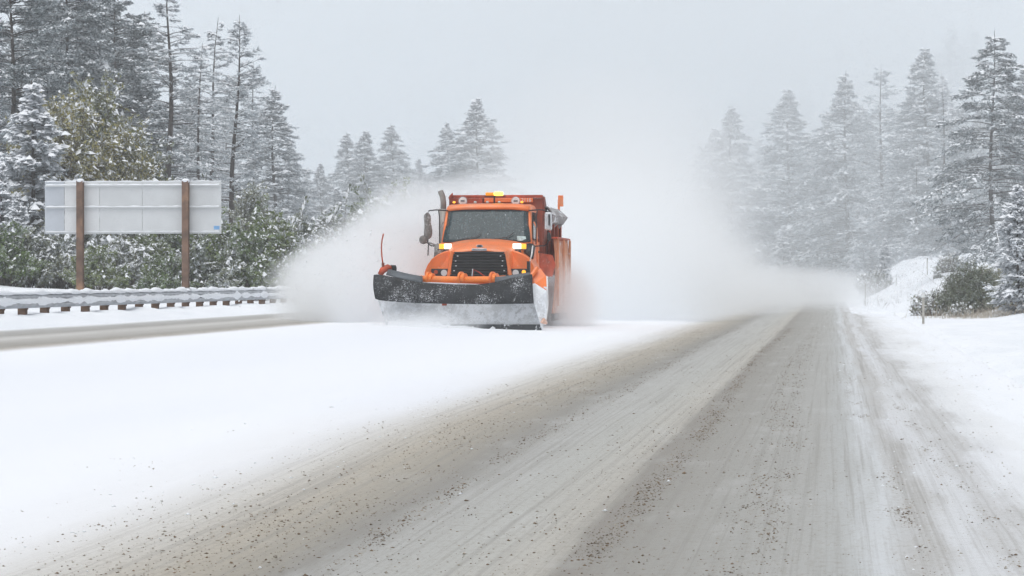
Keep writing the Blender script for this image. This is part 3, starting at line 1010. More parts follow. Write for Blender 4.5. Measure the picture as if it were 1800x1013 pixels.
def wbeam(y0, y1, dx=0.0):
    prof = [(-.02, 0.0), (.035, -.015), (.085, -.055), (.085, -.095), (.02, -.135), (.005, -.155), (.02, -.175), (.085, -.215), (.085, -.255), (.035, -.295), (-.02, -.31)]
    P = [[(x + dx, y, GZT - 0.5 + z) for x, z in prof] for y in (y0, y1)]
    return MB().grid(P)


y = 45.0
k = 0
rsn = np.random.default_rng(4)
while y < 135:
    wbeam(y - 44, y + 3.86 - 44, 0.004 * (k % 2)).build('rail_panel', M['galv'], gr, solid=0.006)
    # snow on the top edge and in the groove of each panel
    for zc, xc, w, h in ((0.0, 0.01, .085, .075), (-.16, .06, .06, .085)):
        ny = 24
        P = []
        for i in range(ny):
            yy = y - 44 + 3.86 * i / (ny - 1)
            hh = h * (0.55 + 0.8 * abs(math.sin(yy * 2.1 + zc * 40) * math.sin(yy * 0.83 + 1)) + rsn.normal(0, .12))
            ww = w * (1 + rsn.normal(0, .12))
            P.append([(xc + ww * c_, yy, GZT - .5 + zc + hh * s_) for c_, s_ in ((-1, -.25), (-.9, .5), (-.3, 1.0), (.4, .9), (.95, .4), (1.0, -.35), (.6, -.9 if zc else -.3))])
        MB().grid(P).build('snow_cap', M['snow'], gr, smooth=True)
    y += 3.81; k += 1
pm = MB().box(-.13, .0, -.12, .12, -0.62, .43)      # post behind, block in front
pm.box(-.008, .0, -.1, .1, .12, .43)
post0 = None
y = 45.4
while y < 135:
    if post0 is None:
        post0 = MB().box(-.215, -.045, -.10, .10, -.9, .40).build('post', M['post_wood'], gr, bevel=.01)
        block0 = MB().box(-.04, -.024, -.09, .09, .14, .40).build('block', M['post_wood'], gr, bevel=.008)
        cap0 = MB().ball((-.13, 0, .41), (.12, .13, .07), 10, 6).build('snow_cap', M['snow'], gr, smooth=True)
        src = (post0, block0, cap0)
        cur = src
    else:
        cur = []
        for s_ in src:
            c_ = s_.copy(); COL.objects.link(c_); c_.parent = gr; cur.append(c_)
    for c_ in cur:
        c_.location = (0, y - 44, 0)
    y += 1.905

# ---------------------------------------------------------------- sign seen from behind
SD = 97.0
M['alu'] = plain('alu', (0.64, 0.655, 0.66), 0.5, 0.06, 1.5, metal=0.15, snow=0.03)
M['alu_blue'] = plain('alu_blue', (0.52, 0.55, 0.59), 0.5, 0.06, 1.5, metal=0.15)
M['alu_light'] = plain('alu_light', (0.70, 0.71, 0.715), 0.5, 0.05, 1.5, metal=0.15)
M['sticker'] = plain('sticker', (0.20, 0.42, 0.72), 0.5, 0.1)
pA, pB = at(79, 320, SD), at(389, 411, SD)
xl, xr, zt, zb = pA[0], pB[0], pA[2], pB[2]
sgn = tag(empty('road_sign', (xl, SD, float(terr(xl, SD)))), 'large road sign seen from behind, grey panel on two rusty posts', 'sign')
ox, oz = sgn.location.x, sgn.location.z


def spx(px):
    return at(px, 490, SD)[0] - ox


cuts = [(79, 113, 'alu_blue'), (113.6, 175, 'alu_light'), (175.5, 250, 'alu'), (250.5, 320, 'alu'), (320.5, 389, 'alu')]
for a_, b_, mm in cuts:
    pn = MB().box(spx(a_), spx(b_), -.012, .012, zb - oz, zt - oz).build('panel', M[mm], sgn, bevel=.004)
    if mm == 'alu_blue':
        pn['label'] = 'bluish end panel'
for zf in (0.075, 0.49, 0.965):
    zc = zt - (zt - zb) * zf - oz
    MB().box(spx(81), spx(387), -.075, -.014, zc - .03, zc + .012).build('stringer', M['alu'], sgn, bevel=.004)
    P = []
    nn = 60
    for i in range(nn):
        u = i / (nn - 1)
        h = (.035 if zf < .9 else .022) * (0.75 + .25 * math.sin(i * 1.3) + .2 * math.sin(i * .47))
        xx = spx(82) + (spx(386) - spx(82)) * u
        P.append([(xx, -.085, zc + .010), (xx, -.08, zc + .012 + h * .8), (xx, -.045, zc + .012 + h), (xx, -.016, zc + .012 + h * .7)])
    MB().grid(P).build('snow_ridge', M['snow'], sgn, smooth=True)
P = []
for i in range(50):
    u = i / 49; xx = spx(79) + (spx(389) - spx(79)) * u; h = .025 * (1 + .4 * math.sin(i * .9))
    P.append([(xx, -.016, zt - oz), (xx, -.014, zt - oz + h), (xx, .014, zt - oz + h), (xx, .016, zt - oz)])
MB().grid(P).build('snow_ridge', M['snow'], sgn, smooth=True)
for px in (143.5, 328.5):
    xc = spx(px)
    tp = at(px, 318.5, SD)[2] - oz
    # steel wide-flange post
    po = MB().box(xc - .10, xc + .10, -.30, -.282, -.6, tp).box(xc - .10, xc + .10, -.096, -.078, -.6, tp).box(xc - .012, xc + .012, -.282, -.096, -.6, tp)
    po.box(xc - .085, xc + .085, -.2815, -.0965, tp - .012, tp).build('post', M['rust'], sgn, bevel=.004)
    MB().ball((xc, -.19, tp), (.13, .14, .075), 12, 8).build('snow_cap', M['snow'], sgn, smooth=True)
MB().box(spx(376), spx(386), -.016, -.0125, zb - oz + .13, zb - oz + .24).build('sticker', M['sticker'], sgn)

# ---------------------------------------------------------------- marker posts on the right verge
M['marker'] = plain('marker', (0.42, 0.40, 0.36), 0.7, 0.3, 8, snow=0.2)
M['reflector'] = plain('reflector', (0.72, 0.73, 0.72), 0.35, 0.1)


def marker(px, d, top, label, w=.05, plate=True, lean=0.0):
    x = float(at(px, 490, d)[0]); z = float(terr(x, d))
    o = tag(empty('marker_post', (x, d, z)), label, 'marker post', 'marker posts on the right verge')
    h = at(px, top, d)[2] - z
    MB().prism([(-.02, -.3), (.02, -.3), (.02 + lean, h), (-.02 + lean, h)], -w, w).build('post', M['marker'], o, bevel=.006)
    if plate:
        MB().box(-w * 1.25, w * 1.25, -.032, -.022, h - .20, h - .03).build('reflector', M['reflector'], o, bevel=.004)
        MB().ball((0, 0, h), (w * 1.7, .06, .07), 10, 6).build('snow_cap', M['snow'], o, smooth=True)
    else:
        MB().ball((0, lean, h), (w * 1.3, .04, .03), 8, 6).build('snow_cap', M['snow'], o, smooth=True)
    return o


marker(1623, 92, 511, 'slim brown marker post with a snow cap standing in the right verge', .035)
marker(1521, 150, 497, 'thin stake leaning at the foot of the right bank', .018, False, .06)
marker(1630, 170, 453, 'short stake on top of the right bank', .025, False)
marker(1576, 175, 487, 'faint thin stake on the face of the right bank', .014, False, -.05)

# ---------------------------------------------------------------- snow plow truck
TX, TY = -8.57, 75.0
TZ = float(road_z(np.array(TX), TY)) + 0.03
ORANGE = (0.92, 0.215, 0.045)
M['orange'] = plain('orange_paint', ORANGE, 0.42, 0.16, 1.6, dirt=((0.70, 0.33, 0.20), 0.6), snow=0.09, snow_scale=22, coat=0.15)
M['orange_clean'] = plain('orange_clean', (0.95, 0.24, 0.03), 0.38, 0.12, 3.0, dirt=((0.60, 0.26, 0.12), 0.35), coat=0.2)
M['orange_worn'] = plain('orange_worn', (0.50, 0.075, 0.025), 0.6, 0.4, 2.2, dirt=((0.20, 0.07, 0.045), 0.75), snow=0.10, snow_scale=14)
M['red_brown'] = plain('red_brown', (0.30, 0.06, 0.028), 0.65, 0.4, 1.8, dirt=((0.10, 0.04, 0.03), 0.8), snow=0.12, snow_scale=16)
M['caked'] = plain('caked', (0.70, 0.30, 0.16), 0.85, 0.15, 1.5, dirt=((0.70, 0.48, 0.38), 0.9), snow=0.30, snow_scale=9.0)
M['black'] = plain('black', (0.012, 0.013, 0.015), 0.5, 0.4, 5, snow=0.10, snow_scale=28)
M['black_trim'] = plain('black_trim', (0.022, 0.023, 0.026), 0.5, 0.3, 5)
M['rubber'] = plain('rubber', (0.016, 0.018, 0.021), 0.75, 0.6, 4, snow=0.31, snow_scale=38)
M['rubber_grey'] = plain('rubber_grey', (0.10, 0.115, 0.13), 0.65, 0.3, 3, snow=0.14, snow_scale=20)
M['plow_snow'] = plain('plow_snow', (0.73, 0.75, 0.77), 0.7, 0.14, 2.5, dirt=((0.45, 0.46, 0.47), 0.6), snow=0.50, snow_scale=7.0)
M['edge_steel'] = plain('edge_steel', (0.045, 0.05, 0.055), 0.6, 0.4, 5, snow=0.28, snow_scale=14)
M['stack'] = plain('stack', (0.27, 0.25, 0.23), 0.55, 0.35, 3, metal=0.3, dirt=((0.40, 0.38, 0.36), 0.6))
M['frost_grey'] = plain('frost_grey', (0.20, 0.19, 0.18), 0.85, 0.4, 14, snow=0.22, snow_scale=22)
M['chrome'] = plain('chrome', (0.62, 0.63, 0.65), 0.25, 0.15, 8, metal=0.7, snow=0.12)
M['tyre'] = plain('tyre', (0.02, 0.02, 0.02), 0.9, 0.3, 8, snow=0.3, snow_scale=8)
M['rim'] = plain('rim', (0.45, 0.45, 0.46), 0.5, 0.3, 6, metal=0.4, snow=0.35)
M['white_paint'] = plain('white_paint', (0.80, 0.80, 0.79), 0.5, 0.1)
M['lamp_white'] = emit('lamp_white', (1.0, 0.97, 0.88), 1.1)
M['lamp_head'] = emit('lamp_head', (1.0, 0.97, 0.9), 0.12, (0.5, 0.52, 0.55))
M['lamp_amber'] = emit('lamp_amber', (1.0, 0.42, 0.03), 1.0, (0.9, 0.4, 0.03))
M['beacon_on'] = emit('beacon_on', (1.0, 0.50, 0.04), 6.0, (0.9, 0.45, 0.03))
M['beacon_off'] = emit('beacon_off', (1.0, 0.36, 0.02), 0.30, (0.75, 0.33, 0.02))
M['tarp'] = plain('tarp', (0.30, 0.285, 0.285), 0.8, 0.3, 3, snow=0.35, snow_scale=5)
M['cab_dark'] = plain('cab_dark', (0.020, 0.022, 0.024), 0.8, 0.2)
M['flag_red'] = plain('flag_red', (0.45, 0.04, 0.02), 0.6, 0.2)
M['slip'] = plain('slip', (0.48, 0.60, 0.60), 0.6, 0.2, 20)


def glass_mat():
    m, nt, b = new_mat('cab_glass')
    tc = nt.nodes.new('ShaderNodeTexCoord').outputs['Object']
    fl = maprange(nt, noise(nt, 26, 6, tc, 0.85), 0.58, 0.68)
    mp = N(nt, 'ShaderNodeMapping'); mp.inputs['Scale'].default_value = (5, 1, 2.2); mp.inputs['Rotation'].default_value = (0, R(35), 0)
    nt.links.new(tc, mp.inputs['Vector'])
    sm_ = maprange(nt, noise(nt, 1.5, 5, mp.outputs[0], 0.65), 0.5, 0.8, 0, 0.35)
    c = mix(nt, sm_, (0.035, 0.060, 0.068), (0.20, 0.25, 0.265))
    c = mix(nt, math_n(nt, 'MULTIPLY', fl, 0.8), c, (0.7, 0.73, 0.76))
    nt.links.new(c, b.inputs['Base Color'])
    b.inputs['Roughness'].default_value = 0.12
    b.inputs['Specular IOR Level'].default_value = 0.32
    al = mix(nt, fl, (0.86, 0.86, 0.86), (1, 1, 1))
    nt.links.new(al, b.inputs['Alpha'])
    return m


M['glass'] = glass_mat()
truck = tag(empty('plow_truck', (TX, TY, TZ)), 'orange dump truck with a wide black-topped front plow throwing snow', 'truck')


def L(cx, cy, d):
    """pixel of the enlarged truck view at distance d -> truck coordinates"""
    p = at(640 + cx * 0.27637, 320 + cy * 0.27637, d)
    return np.array([p[0] - TX, p[1] - TY, p[2] - TZ])


def T(mb, name, mat, parent=None, **kw):
    return mb.build(name, M[mat] if isinstance(mat, str) else mat, parent or truck, **kw)


# --- cab
prof = [(3.95, 0.95), (3.92, 2.16), (4.36, 2.95), (4.52, 3.035), (4.9, 3.07), (5.6, 3.06), (5.85, 2.98), (5.92, 0.95)]
wtap = lambda y_, z_: 1.0 - 0.075 * np.clip((z_ - 2.1) / 0.95, 0, 1.05)
cab = T(MB().prism(prof, -1.15, 1.15, wtap), 'cab', 'orange', bevel=.07, seg=4)
# windscreen, a little bulged and standing proud of its frame
n = 14
P = []
for i in range(n):
    v_ = i / (n - 1)
    row = []
    for j in range(n):
        u = j / (n - 1) * 2 - 1
        hw = 1.085 - 0.075 * v_
        yy = 3.905 + 0.44 * v_ + 0.10 * u ** 2 * 0.6 - 0.02
        zz_ = 2.12 + 0.79 * v_
        row.append((hw * u, yy - 0.05, zz_ - 0.035 * u ** 2 * (0.4 if v_ > .5 else 0)))
    P.append(row)
ws = T(MB().grid(P), 'windscreen', 'glass', smooth=True, solid=.006)
seal = []
for path in ([P[0][j] for j in range(n)], [P[-1][j] for j in range(n)], [P[i][0] for i in range(n)], [P[i][-1] for i in range(n)]):
    T(MB().tube([(p[0], p[1] + .012, p[2]) for p in path], .022, 6), 'seal', 'black_trim', ws, smooth=True)
# A pillars and visor lip over the screen
for s in (-1, 1):
    T(MB().tube([(s * 1.10, 3.95, 2.14), (s * 1.06, 4.15, 2.55), (s * 1.02, 4.40, 2.96)], .035, 8), 'pillar', 'orange', smooth=True)
lip = MB()
P2 = []
for (yy, zz_, dz_) in ((4.26, 2.93, 0), (4.24, 2.985, 0), (4.34, 3.055, 0), (4.60, 3.085, 0)):
    P2.append([(u * 1.03, yy + .07 * u * u, zz_ - .05 * abs(u) ** 4) for u in np.linspace(-1, 1, 17)])
T(lip.grid(P2), 'roof_lip', 'orange', smooth=True, solid=.012)
# wipers and the slip behind the glass
for x0, x1 in ((-.75, -.25), (.05, .55)):
    T(MB().tube([(x0, 3.80, 2.16), (x1, 3.86, 2.24), (x1 + .12, 3.90, 2.34)], .012, 5), 'wiper', 'black_trim')
T(MB().add([(.78, 3.868, 2.145), (1.01, 3.905, 2.135), (.97, 3.945, 2.25), (.76, 3.915, 2.26)], [(0, 1, 2, 3)]), 'paper_slip', 'slip', solid=.004)
# side doors with windows and handles
for s in (-1, 1):
    dm = MB().add([(s * 1.155, 4.15, 1.0), (s * 1.155, 5.65, 1.0), (s * 1.155, 5.65, 2.12), (s * 1.155, 4.08, 2.12)], [(0, 1, 2, 3)])
    door = T(dm, 'door', 'orange', solid=.012)
    T(MB().add([(s * 1.148, 4.2, 2.16), (s * 1.148, 5.5, 2.16), (s * 1.098, 5.42, 2.86), (s * 1.098, 4.48, 2.86)], [(0, 1, 2, 3)]), 'side_window', 'glass', door, solid=.012)
    T(MB().box(min(s * 1.15, s * 1.18), max(s * 1.15, s * 1.18), 5.35, 5.55, 1.85, 1.9), 'handle', 'black_trim', door, bevel=.006)
    T(MB().tube([(s * 1.17, 4.3, 1.25), (s * 1.23, 4.32, 1.35), (s * 1.22, 4.32, 2.45), (s * 1.14, 4.36, 2.62)], .017, 6), 'grab_bar', 'orange' if s > 0 else 'chrome', smooth=True)
T(MB().box(-1.0, 1.0, 4.6, 5.75, 1.02, 1.7), 'seat_row', 'cab_dark', bevel=.05)

# --- hood: cross sections from nose to cowl
rows = []
for (yy, ztop, hw, drop, zl) in ((2.26, 1.865, .62, .03, 1.30), (2.27, 1.90, .64, .035, 1.30), (2.36, 1.965, .68, .05, 1.28), (2.6, 2.02, .74, .08, 1.28), (3.1, 2.095, .86, .10, 1.28), (3.6, 2.155, .98, .11, 1.28), (3.93, 2.175, 1.03, .11, 1.28)):
    r_ = []
    for u in np.linspace(-1, 1, 25):
        au = abs(u)
        if au < 0.8:
            x_ = hw * (u / .8) * 1.0; z_ = ztop - drop * (au / .8) ** 3.5 + 0.015 * math.cos(u * 4.0)
        else:
            t_ = (au - .8) / .2
            x_ = math.copysign(hw + .07 * math.sin(min(1, t_ * 1.5) * 1.57), u); z_ = ztop - drop - (ztop - drop - zl) * t_ ** 1.4
        r_.append((x_, yy, z_))
    rows.append(r_)
hood = T(MB().grid(rows, flip=True), 'hood', 'orange', smooth=True)
# grille surround
sur = MB()
gz0, gz1 = 1.25, 1.86
gw = lambda z_: .725 + (.625 - .725) * (z_ - gz0) / (gz1 - gz0)
for s in (-1, 1):
    sur.add([(s * gw(gz0), 2.24, gz0), (s * gw(gz1), 2.24, gz1), (s * (gw(gz1) + .065), 2.25, gz1 + .02), (s * (gw(gz0) + .075), 2.26, gz0),
             (s * gw(gz0), 2.34, gz0), (s * gw(gz1), 2.34, gz1), (s * (gw(gz1) + .065), 2.36, gz1 + .02), (s * (gw(gz0) + .075), 2.40, gz0)],
            [(0, 1, 2, 3), (4, 7, 6, 5), (0, 4, 5, 1), (3, 2, 6, 7), (1, 5, 6, 2), (0, 3, 7, 4)])
T(sur, 'grille_surround', 'orange', bevel=.012)
grille = T(MB().add([(-gw(gz0), 2.31, gz0), (gw(gz0), 2.31, gz0), (gw(gz1), 2.31, gz1), (-gw(gz1), 2.31, gz1)], [(0, 1, 2, 3)]), 'grille', 'black', solid=.02)
for i in range(9):
    z_ = gz0 + .035 + i * (gz1 - gz0 - .06) / 8
    w_ = gw(z_) - .012
    T(MB().prism([(2.232, z_ - .012), (2.30, z_ + .004), (2.30, z_ + .024), (2.236, z_ + .014)], -w_, w_), 'slat', 'black_trim' if i % 3 else 'black', grille, bevel=.004, seg=1)
for s in (-1, 1):
    for i in range(4):
        z_ = gz0 + .12 + i * .12
        T(MB().ball((s * (gw(z_) - .09 - .03 * (i % 2)), 2.222, z_ + .02), (.022, .012, .011), 8, 5), 'snow_fleck', 'snow_lump', grille)
# red strut standing in front of the grille
T(MB().tube([(-.13, 2.1, 1.18), (-.12, 2.12, 1.42), (.0, 2.1, 1.36), (.16, 2.08, 1.25)], .016, 6), 'safety_strut', 'flag_red')
T(MB().tube([(-.16, 2.08, 1.22), (-.14, 2.08, 1.44)], .016, 6), 'safety_strut', 'chrome')
# emblem and name plate on the nose
em = MB()
for k_, sc_ in ((0, 1.0), (1, 0.72)):
    em.add([(0 + .085 * sc_ * math.cos(t_), 2.335 - .004 * k_ + (0.2 * .036 * sc_ * math.sin(t_)), 1.993 + .036 * sc_ * math.sin(t_)) for t_ in np.linspace(0, 6.283, 20, endpoint=False)], [tuple(range(20))], k_)
em.build('emblem', [M['chrome'], M['black_trim']], truck, solid=.01)
plate = T(MB().box(-.185, .185, 2.228, 2.252, 1.872, 1.937), 'name_plate', 'chrome', bevel=.012)


def text(body, size, loc, mat, parent, name, wmax=None):
    cu = bpy.data.curves.new(name, 'FONT')
    cu.body = body; cu.size = size; cu.extrude = .003; cu.align_x = 'CENTER'; cu.align_y = 'CENTER'
    ob = bpy.data.objects.new(name, cu); COL.objects.link(ob)
    bpy.context.view_layer.update()
    dg = bpy.context.evaluated_depsgraph_get()
    me = bpy.data.meshes.new_from_object(ob.evaluated_get(dg))
    bpy.data.objects.remove(ob)
    o2 = bpy.data.objects.new(name, me); COL.objects.link(o2)
    me.materials.clear(); me.materials.append(mat)
    o2.parent = parent; o2.location = loc; o2.rotation_euler = (R(90), 0, 0)
    if wmax:
        w_ = max(v.co.x for v in me.vertices) - min(v.co.x for v in me.vertices)
        o2.scale = (wmax / w_, 1, 1)
    return o2


text('FREIGHTLINER', .05, (0, 2.224, 1.905), M['black_trim'], plate, 'lettering', .31)

# --- fenders, head lamps
for s in (-1, 1):
    def slab(y0, y1, y0t, zlo):
        sec = [(.70, zlo), (.70, 1.90), (.90, 1.865), (1.06, 1.79), (1.20, 1.68), (1.30, 1.53), (1.375, max(1.36, zlo + .02)), (1.385, zlo)]
        n_ = len(sec)
        vs_ = [(s * x_, y0 + (y0t - y0) * np.clip((z_ - 1.45) / .45, 0, 1) ** 1.3 + .10 * np.clip((x_ - 1.15) / .24, 0, 1) ** 2, z_) for x_, z_ in sec] + [(s * x_, y1, z_) for x_, z_ in sec]
        fs_ = [tuple(range(n_)), tuple(range(2 * n_ - 1, n_ - 1, -1))] + [(i, i + n_, (i + 1) % n_ + n_, (i + 1) % n_) for i in range(n_)]
        return vs_, fs_
    fm = MB().add(*slab(2.40, 2.74, 2.62, .90))
    fm.add(*slab(2.742, 3.70, 2.742, 1.42)); fm.add(*slab(3.702, 4.0, 3.702, 1.05))
    fen = T(fm, 'fender', 'orange', bevel=.045, seg=3)
    xa, xb = sorted((s * .735, s * 1.20))
    hl = T(MB().box(xa, xb, 2.385, 2.41, 1.20, 1.44), 'headlamp', 'black_trim', bevel=.02)
    T(MB().tube([(s * .88, 2.392, 1.34), (s * .88, 2.372, 1.34)], .078, 16), 'lens', 'lamp_head', hl, smooth=False)
    if s > 0:
        T(MB().tube([(s * 1.08, 2.392, 1.36), (s * 1.08, 2.370, 1.36)], .05, 14), 'turn_lens', 'lamp_amber', hl)
    else:
        T(MB().tube([(s * 1.08, 2.392, 1.36), (s * 1.08, 2.370, 1.36)], .05, 14), 'turn_lens', 'orange_worn', hl)
    # plow lights on a bracket beside the hood
    br = T(MB().tube([(s * .93, 2.9, 1.74), (s * .93, 2.88, 1.95)], .03, 8).box(min(s * .72, s * 1.10), max(s * .72, s * 1.10), 2.83, 2.95, 1.90, 1.925), 'light_bracket', 'black_trim')
    xw = (s * .76, s * .965); xm = (s * .97, s * 1.085)
    if s < 0:
        xw = (-.76, -.935); xm = (-.94, -1.06)
    bz = 1.925
    T(MB().box(min(xw), max(xw), 2.84, 2.98, bz, bz + .135), 'plow_lamp', 'lamp_white', br, bevel=.012)
    T(MB().box(min(xm), max(xm), 2.85, 2.97, bz, bz + .13), 'turn_lamp', 'lamp_amber', br, bevel=.012)
    T(MB().box(min(s * .74, s * .97), max(s * .74, s * .97), 2.76, 2.9, 1.70, 1.89), 'lamp_housing', 'black', br, bevel=.02)
    T(MB().tube([(s * .87, 2.77, 1.80), (s * .87, 2.74, 1.80)], .068, 16), 'lens', 'frost_grey' if s < 0 else 'chrome', br)
    # air cleaner canister / dark side intake between hood and cab
    T(MB().tube([(s * 1.12, 3.25, 1.72), (s * 1.12, 3.5, 1.98)], [.12, .14], 12), 'intake', 'black' if s > 0 else 'frost_grey', smooth=True)

# --- mirrors
for s in (-1, 1):
    mx = s * 1.50
    armp = [(s * 1.02, 4.3, 2.90), (s * 1.30, 4.2, 2.92), (mx - s * .02, 4.18, 2.90), (mx + s * .02, 4.18, 2.80), (mx + s * .01, 4.18, 2.08), (mx - s * .08, 4.16, 2.02), (s * 1.08, 3.95, 2.0)]
    mr = T(MB().tube(armp, .018, 6), 'mirror_arm', 'black_trim', smooth=True)
    T(MB().tube([(s * 1.24, 4.2, 2.90), (s * 1.22, 4.2, 2.75), (s * 1.21, 4.2, 2.05)], .015, 6), 'mirror_brace', 'black_trim', mr, smooth=True)
    if s < 0:
        P = []
        for i in range(13):
            v_ = i / 12
            z_ = 2.17 + .68 * v_
            w_ = .085 * (1 - (2 * v_ - 1) ** 8) + .012 + .012 * math.sin(v_ * 7)
            P.append([(mx - .005 + .012 * math.sin(v_ * 5) + w_ * math.cos(t_), 4.12 + .06 * math.sin(t_), z_) for t_ in np.linspace(0, 6.283, 13)])
        T(MB().grid(P), 'mirror', 'frost_grey', mr, smooth=True)
        T(MB().ball((-1.615, 4.10, 2.17), (.105, .07, .11), 14, 9), 'convex_mirror', 'frost_grey', mr, smooth=True)
        T(MB().tube([(-1.6, 4.12, 2.1), (-1.45, 4.15, 2.09), (-1.15, 3.6, 2.0)], .02, 6), 'mirror_stay', 'frost_grey', mr)
        T(MB().tube([(-1.48, 4.1, 2.08), (-1.47, 3.9, 1.78)], .016, 6), 'mirror_stay', 'black_trim', mr)
    else:
        T(MB().box(1.43, 1.62, 4.08, 4.17, 2.40, 2.86), 'mirror', 'chrome', mr, bevel=.04)
        T(MB().box(1.53, 1.575, 4.055, 4.08, 2.52, 2.80), 'mirror_clamp', 'black_trim', mr, bevel=.01)
        T(MB().ball((1.54, 4.10, 2.24), (.055, .05, .12), 12, 8), 'convex_mirror', 'black_trim', mr, smooth=True)

# --- exhaust stack, curved tip
T(MB().tube([(-1.34, 6.0, 1.1), (-1.34, 6.0, 2.98)], .115, 14), 'stack_shield', 'stack', smooth=True)
T(MB().tube([(-1.34, 6.0, 2.9), (-1.34, 6.0, 3.16), (-1.36, 6.0, 3.30), (-1.42, 6.02, 3.44)], .075, 14), 'stack_tip', 'stack', smooth=True)

# --- roof lamps
for cx in (628, 965):
    p = L(cx, 122, TY + 4.75)
    lam = T(MB().tube([(p[0], 4.85, p[2]), (p[0], 4.74, p[2]), (p[0], 4.72, p[2])], [.075, .112, .112], 18), 'roof_lamp', 'chrome', smooth=False)
    T(MB().tube([(p[0], 4.716, p[2]), (p[0], 4.70, p[2])], [.095, .09], 18), 'lamp_cover', 'white_paint', lam)
    T(MB().box(p[0] - .05, p[0] + .05, 4.692, 4.699, p[2] - .016, p[2] + .02), 'cover_mark', 'rubber_grey', lam)
    T(MB().box(p[0] - .02, p[0] + .02, 4.76, 4.80, 3.05, p[2] - .09), 'lamp_foot', 'black_trim', lam)
for x_ in (-.88, -.345, -.04, .26, .83):
    T(MB().ball((x_, 4.46, 3.115), (.04, .04, .028), 10, 6), 'marker_lamp', 'lamp_amber' if abs(x_) > .5 else 'slip', smooth=True)
# amber beacon bar on its bracket
bbz = 3.30
bb = T(MB().box(-.20, .33, 5.30, 5.44, bbz - .02, bbz), 'beacon_bar', 'black_trim', bevel=.006)
T(MB().box(.02, .06, 5.34, 5.40, 3.05, bbz - .02), 'beacon_foot', 'black_trim', bb)
T(MB().box(-.18, .03, 5.29, 5.45, bbz + .001, bbz + .085), 'beacon', 'beacon_off', bb, bevel=.02)
T(MB().box(.045, .26, 5.29, 5.45, bbz + .001, bbz + .10), 'beacon', 'beacon_on', bb, bevel=.03)

# --- dump body
hb = T(MB().box(-1.19, 1.19, 6.20, 6.27, 1.45, 3.26), 'headboard', 'red_brown', bevel=.01)
T(MB().box(-1.20, 1.20, 6.13, 6.30, 3.265, 3.34), 'top_rail', 'orange_worn', hb, bevel=.012)
T(MB().box(-1.18, -.35, 6.12, 6.195, 3.13, 3.26), 'rail_face', 'orange_worn', hb, bevel=.01)
T(MB().box(-.30, .95, 6.12, 6.195, 3.15, 3.26), 'rail_face', 'orange', hb, bevel=.01)
T(MB().add([(-1.2, 6.1, 3.20), (-1.1, 6.1, 3.36), (-1.12, 6.1, 3.40), (-1.22, 6.1, 3.28)], [(0, 1, 2, 3)]), 'hook', 'orange_worn', hb, solid=.05)
text('2116', .13, (.78, 6.112, 3.205), M['white_paint'], hb, 'lettering')
for s in (-1, 1):
    sd_ = T(MB().add([(s * 1.20, 6.28, 1.5), (s * 1.20, 10.9, 1.5), (s * 1.20, 10.9, 2.95), (s * 1.20, 7.2, 2.95), (s * 1.20, 6.6, 3.30), (s * 1.20, 6.28, 3.30)], [(0, 1, 2, 3, 4, 5)]), 'side_wall', 'red_brown', solid=.05)
    for yy in (7.2, 8.3, 9.4, 10.5):
        T(MB().box(min(s * 1.23, s * 1.31), max(s * 1.23, s * 1.31), yy, yy + .12, 1.5, 2.93), 'rib', 'orange_worn', sd_, bevel=.01)
    T(MB().box(min(s * 1.14, s * 1.30), max(s * 1.14, s * 1.30), 6.32, 10.9, 1.38, 1.49), 'lower_rail', 'orange_worn', sd_, bevel=.01)
T(MB().box(-1.17, 1.17, 6.30, 10.88, 1.42, 1.52), 'floor', 'red_brown')
T(MB().box(-1.2, 1.2, 10.93, 11.0, 1.42, 2.9), 'tailgate', 'red_brown', bevel=.01)
# load of sand under snow and tarpaulin roll on the left side
P = []
for yy in np.linspace(6.4, 10.85, 14):
    P.append([(x_, yy, 2.55 + .35 * math.cos(x_ * 1.2) * math.sin((yy - 6) * .62) + .05 * math.sin(yy * 5 + x_ * 6)) for x_ in np.linspace(-1.15, 1.15, 11)])
T(MB().grid(P), 'load', 'snow', smooth=True)
P = []
for i, yy in enumerate(np.linspace(6.5, 10.4, 12)):
    k_ = .05 * math.sin(yy * 4.1)
    P.append([(1.16, yy, 3.02 + .05 * math.sin(yy * 2)), (1.30, yy, 2.99 + k_), (1.40 + .12 * i / 11 + k_, yy, 2.84 - .02 * i / 11), (1.38 + k_, yy, 2.68 - .03 * i / 11), (1.27, yy, 2.60 + k_), (1.235, yy, 2.72)])
T(MB().grid(P), 'tarp_flap', 'tarp', solid=.03)
rp = T(MB().box(1.21, 1.27, 10.5, 10.56, 1.5, 3.33), 'rear_post', 'orange', bevel=.008)
T(MB().box(1.22, 1.36, 10.48, 10.58, 3.14, 3.44), 'rear_lamp_box', 'orange', rp, bevel=.012)
# --- wing plow folded along the left side
P = []
for i, yy in enumerate(np.linspace(6.5, 10.4, 10)):
    P.append([(1.40 + .10 * math.sin(v_ * 2.6) + .02 * i / 9, yy, .22 + 2.03 * v_) for v_ in np.linspace(0, 1, 12)])
wing = T(MB().grid(P), 'wing_plow', 'caked', smooth=True, solid=.03)
for yy in (6.55, 8.4, 10.3):
    T(MB().box(1.52, 1.58, yy, yy + .07, .5, 2.22), 'wing_rib', 'caked', wing, bevel=.01)
T(MB().box(1.38, 1.47, 6.45, 10.45, .12, .30), 'wing_edge', 'edge_steel', wing, bevel=.01)
T(MB().box(1.40, 1.56, 6.42, 10.42, 2.225, 2.27), 'wing_lip', 'orange_worn', wing, bevel=.01)
T(MB().add([(1.14, 5.9, 1.25), (1.42, 6.3, 1.25), (1.50, 6.35, 1.55), (1.42, 6.3, 1.80), (1.14, 5.9, 1.85)], [(0, 1, 2, 3, 4)]), 'wing_bracket', 'orange_worn', wing, solid=.05)
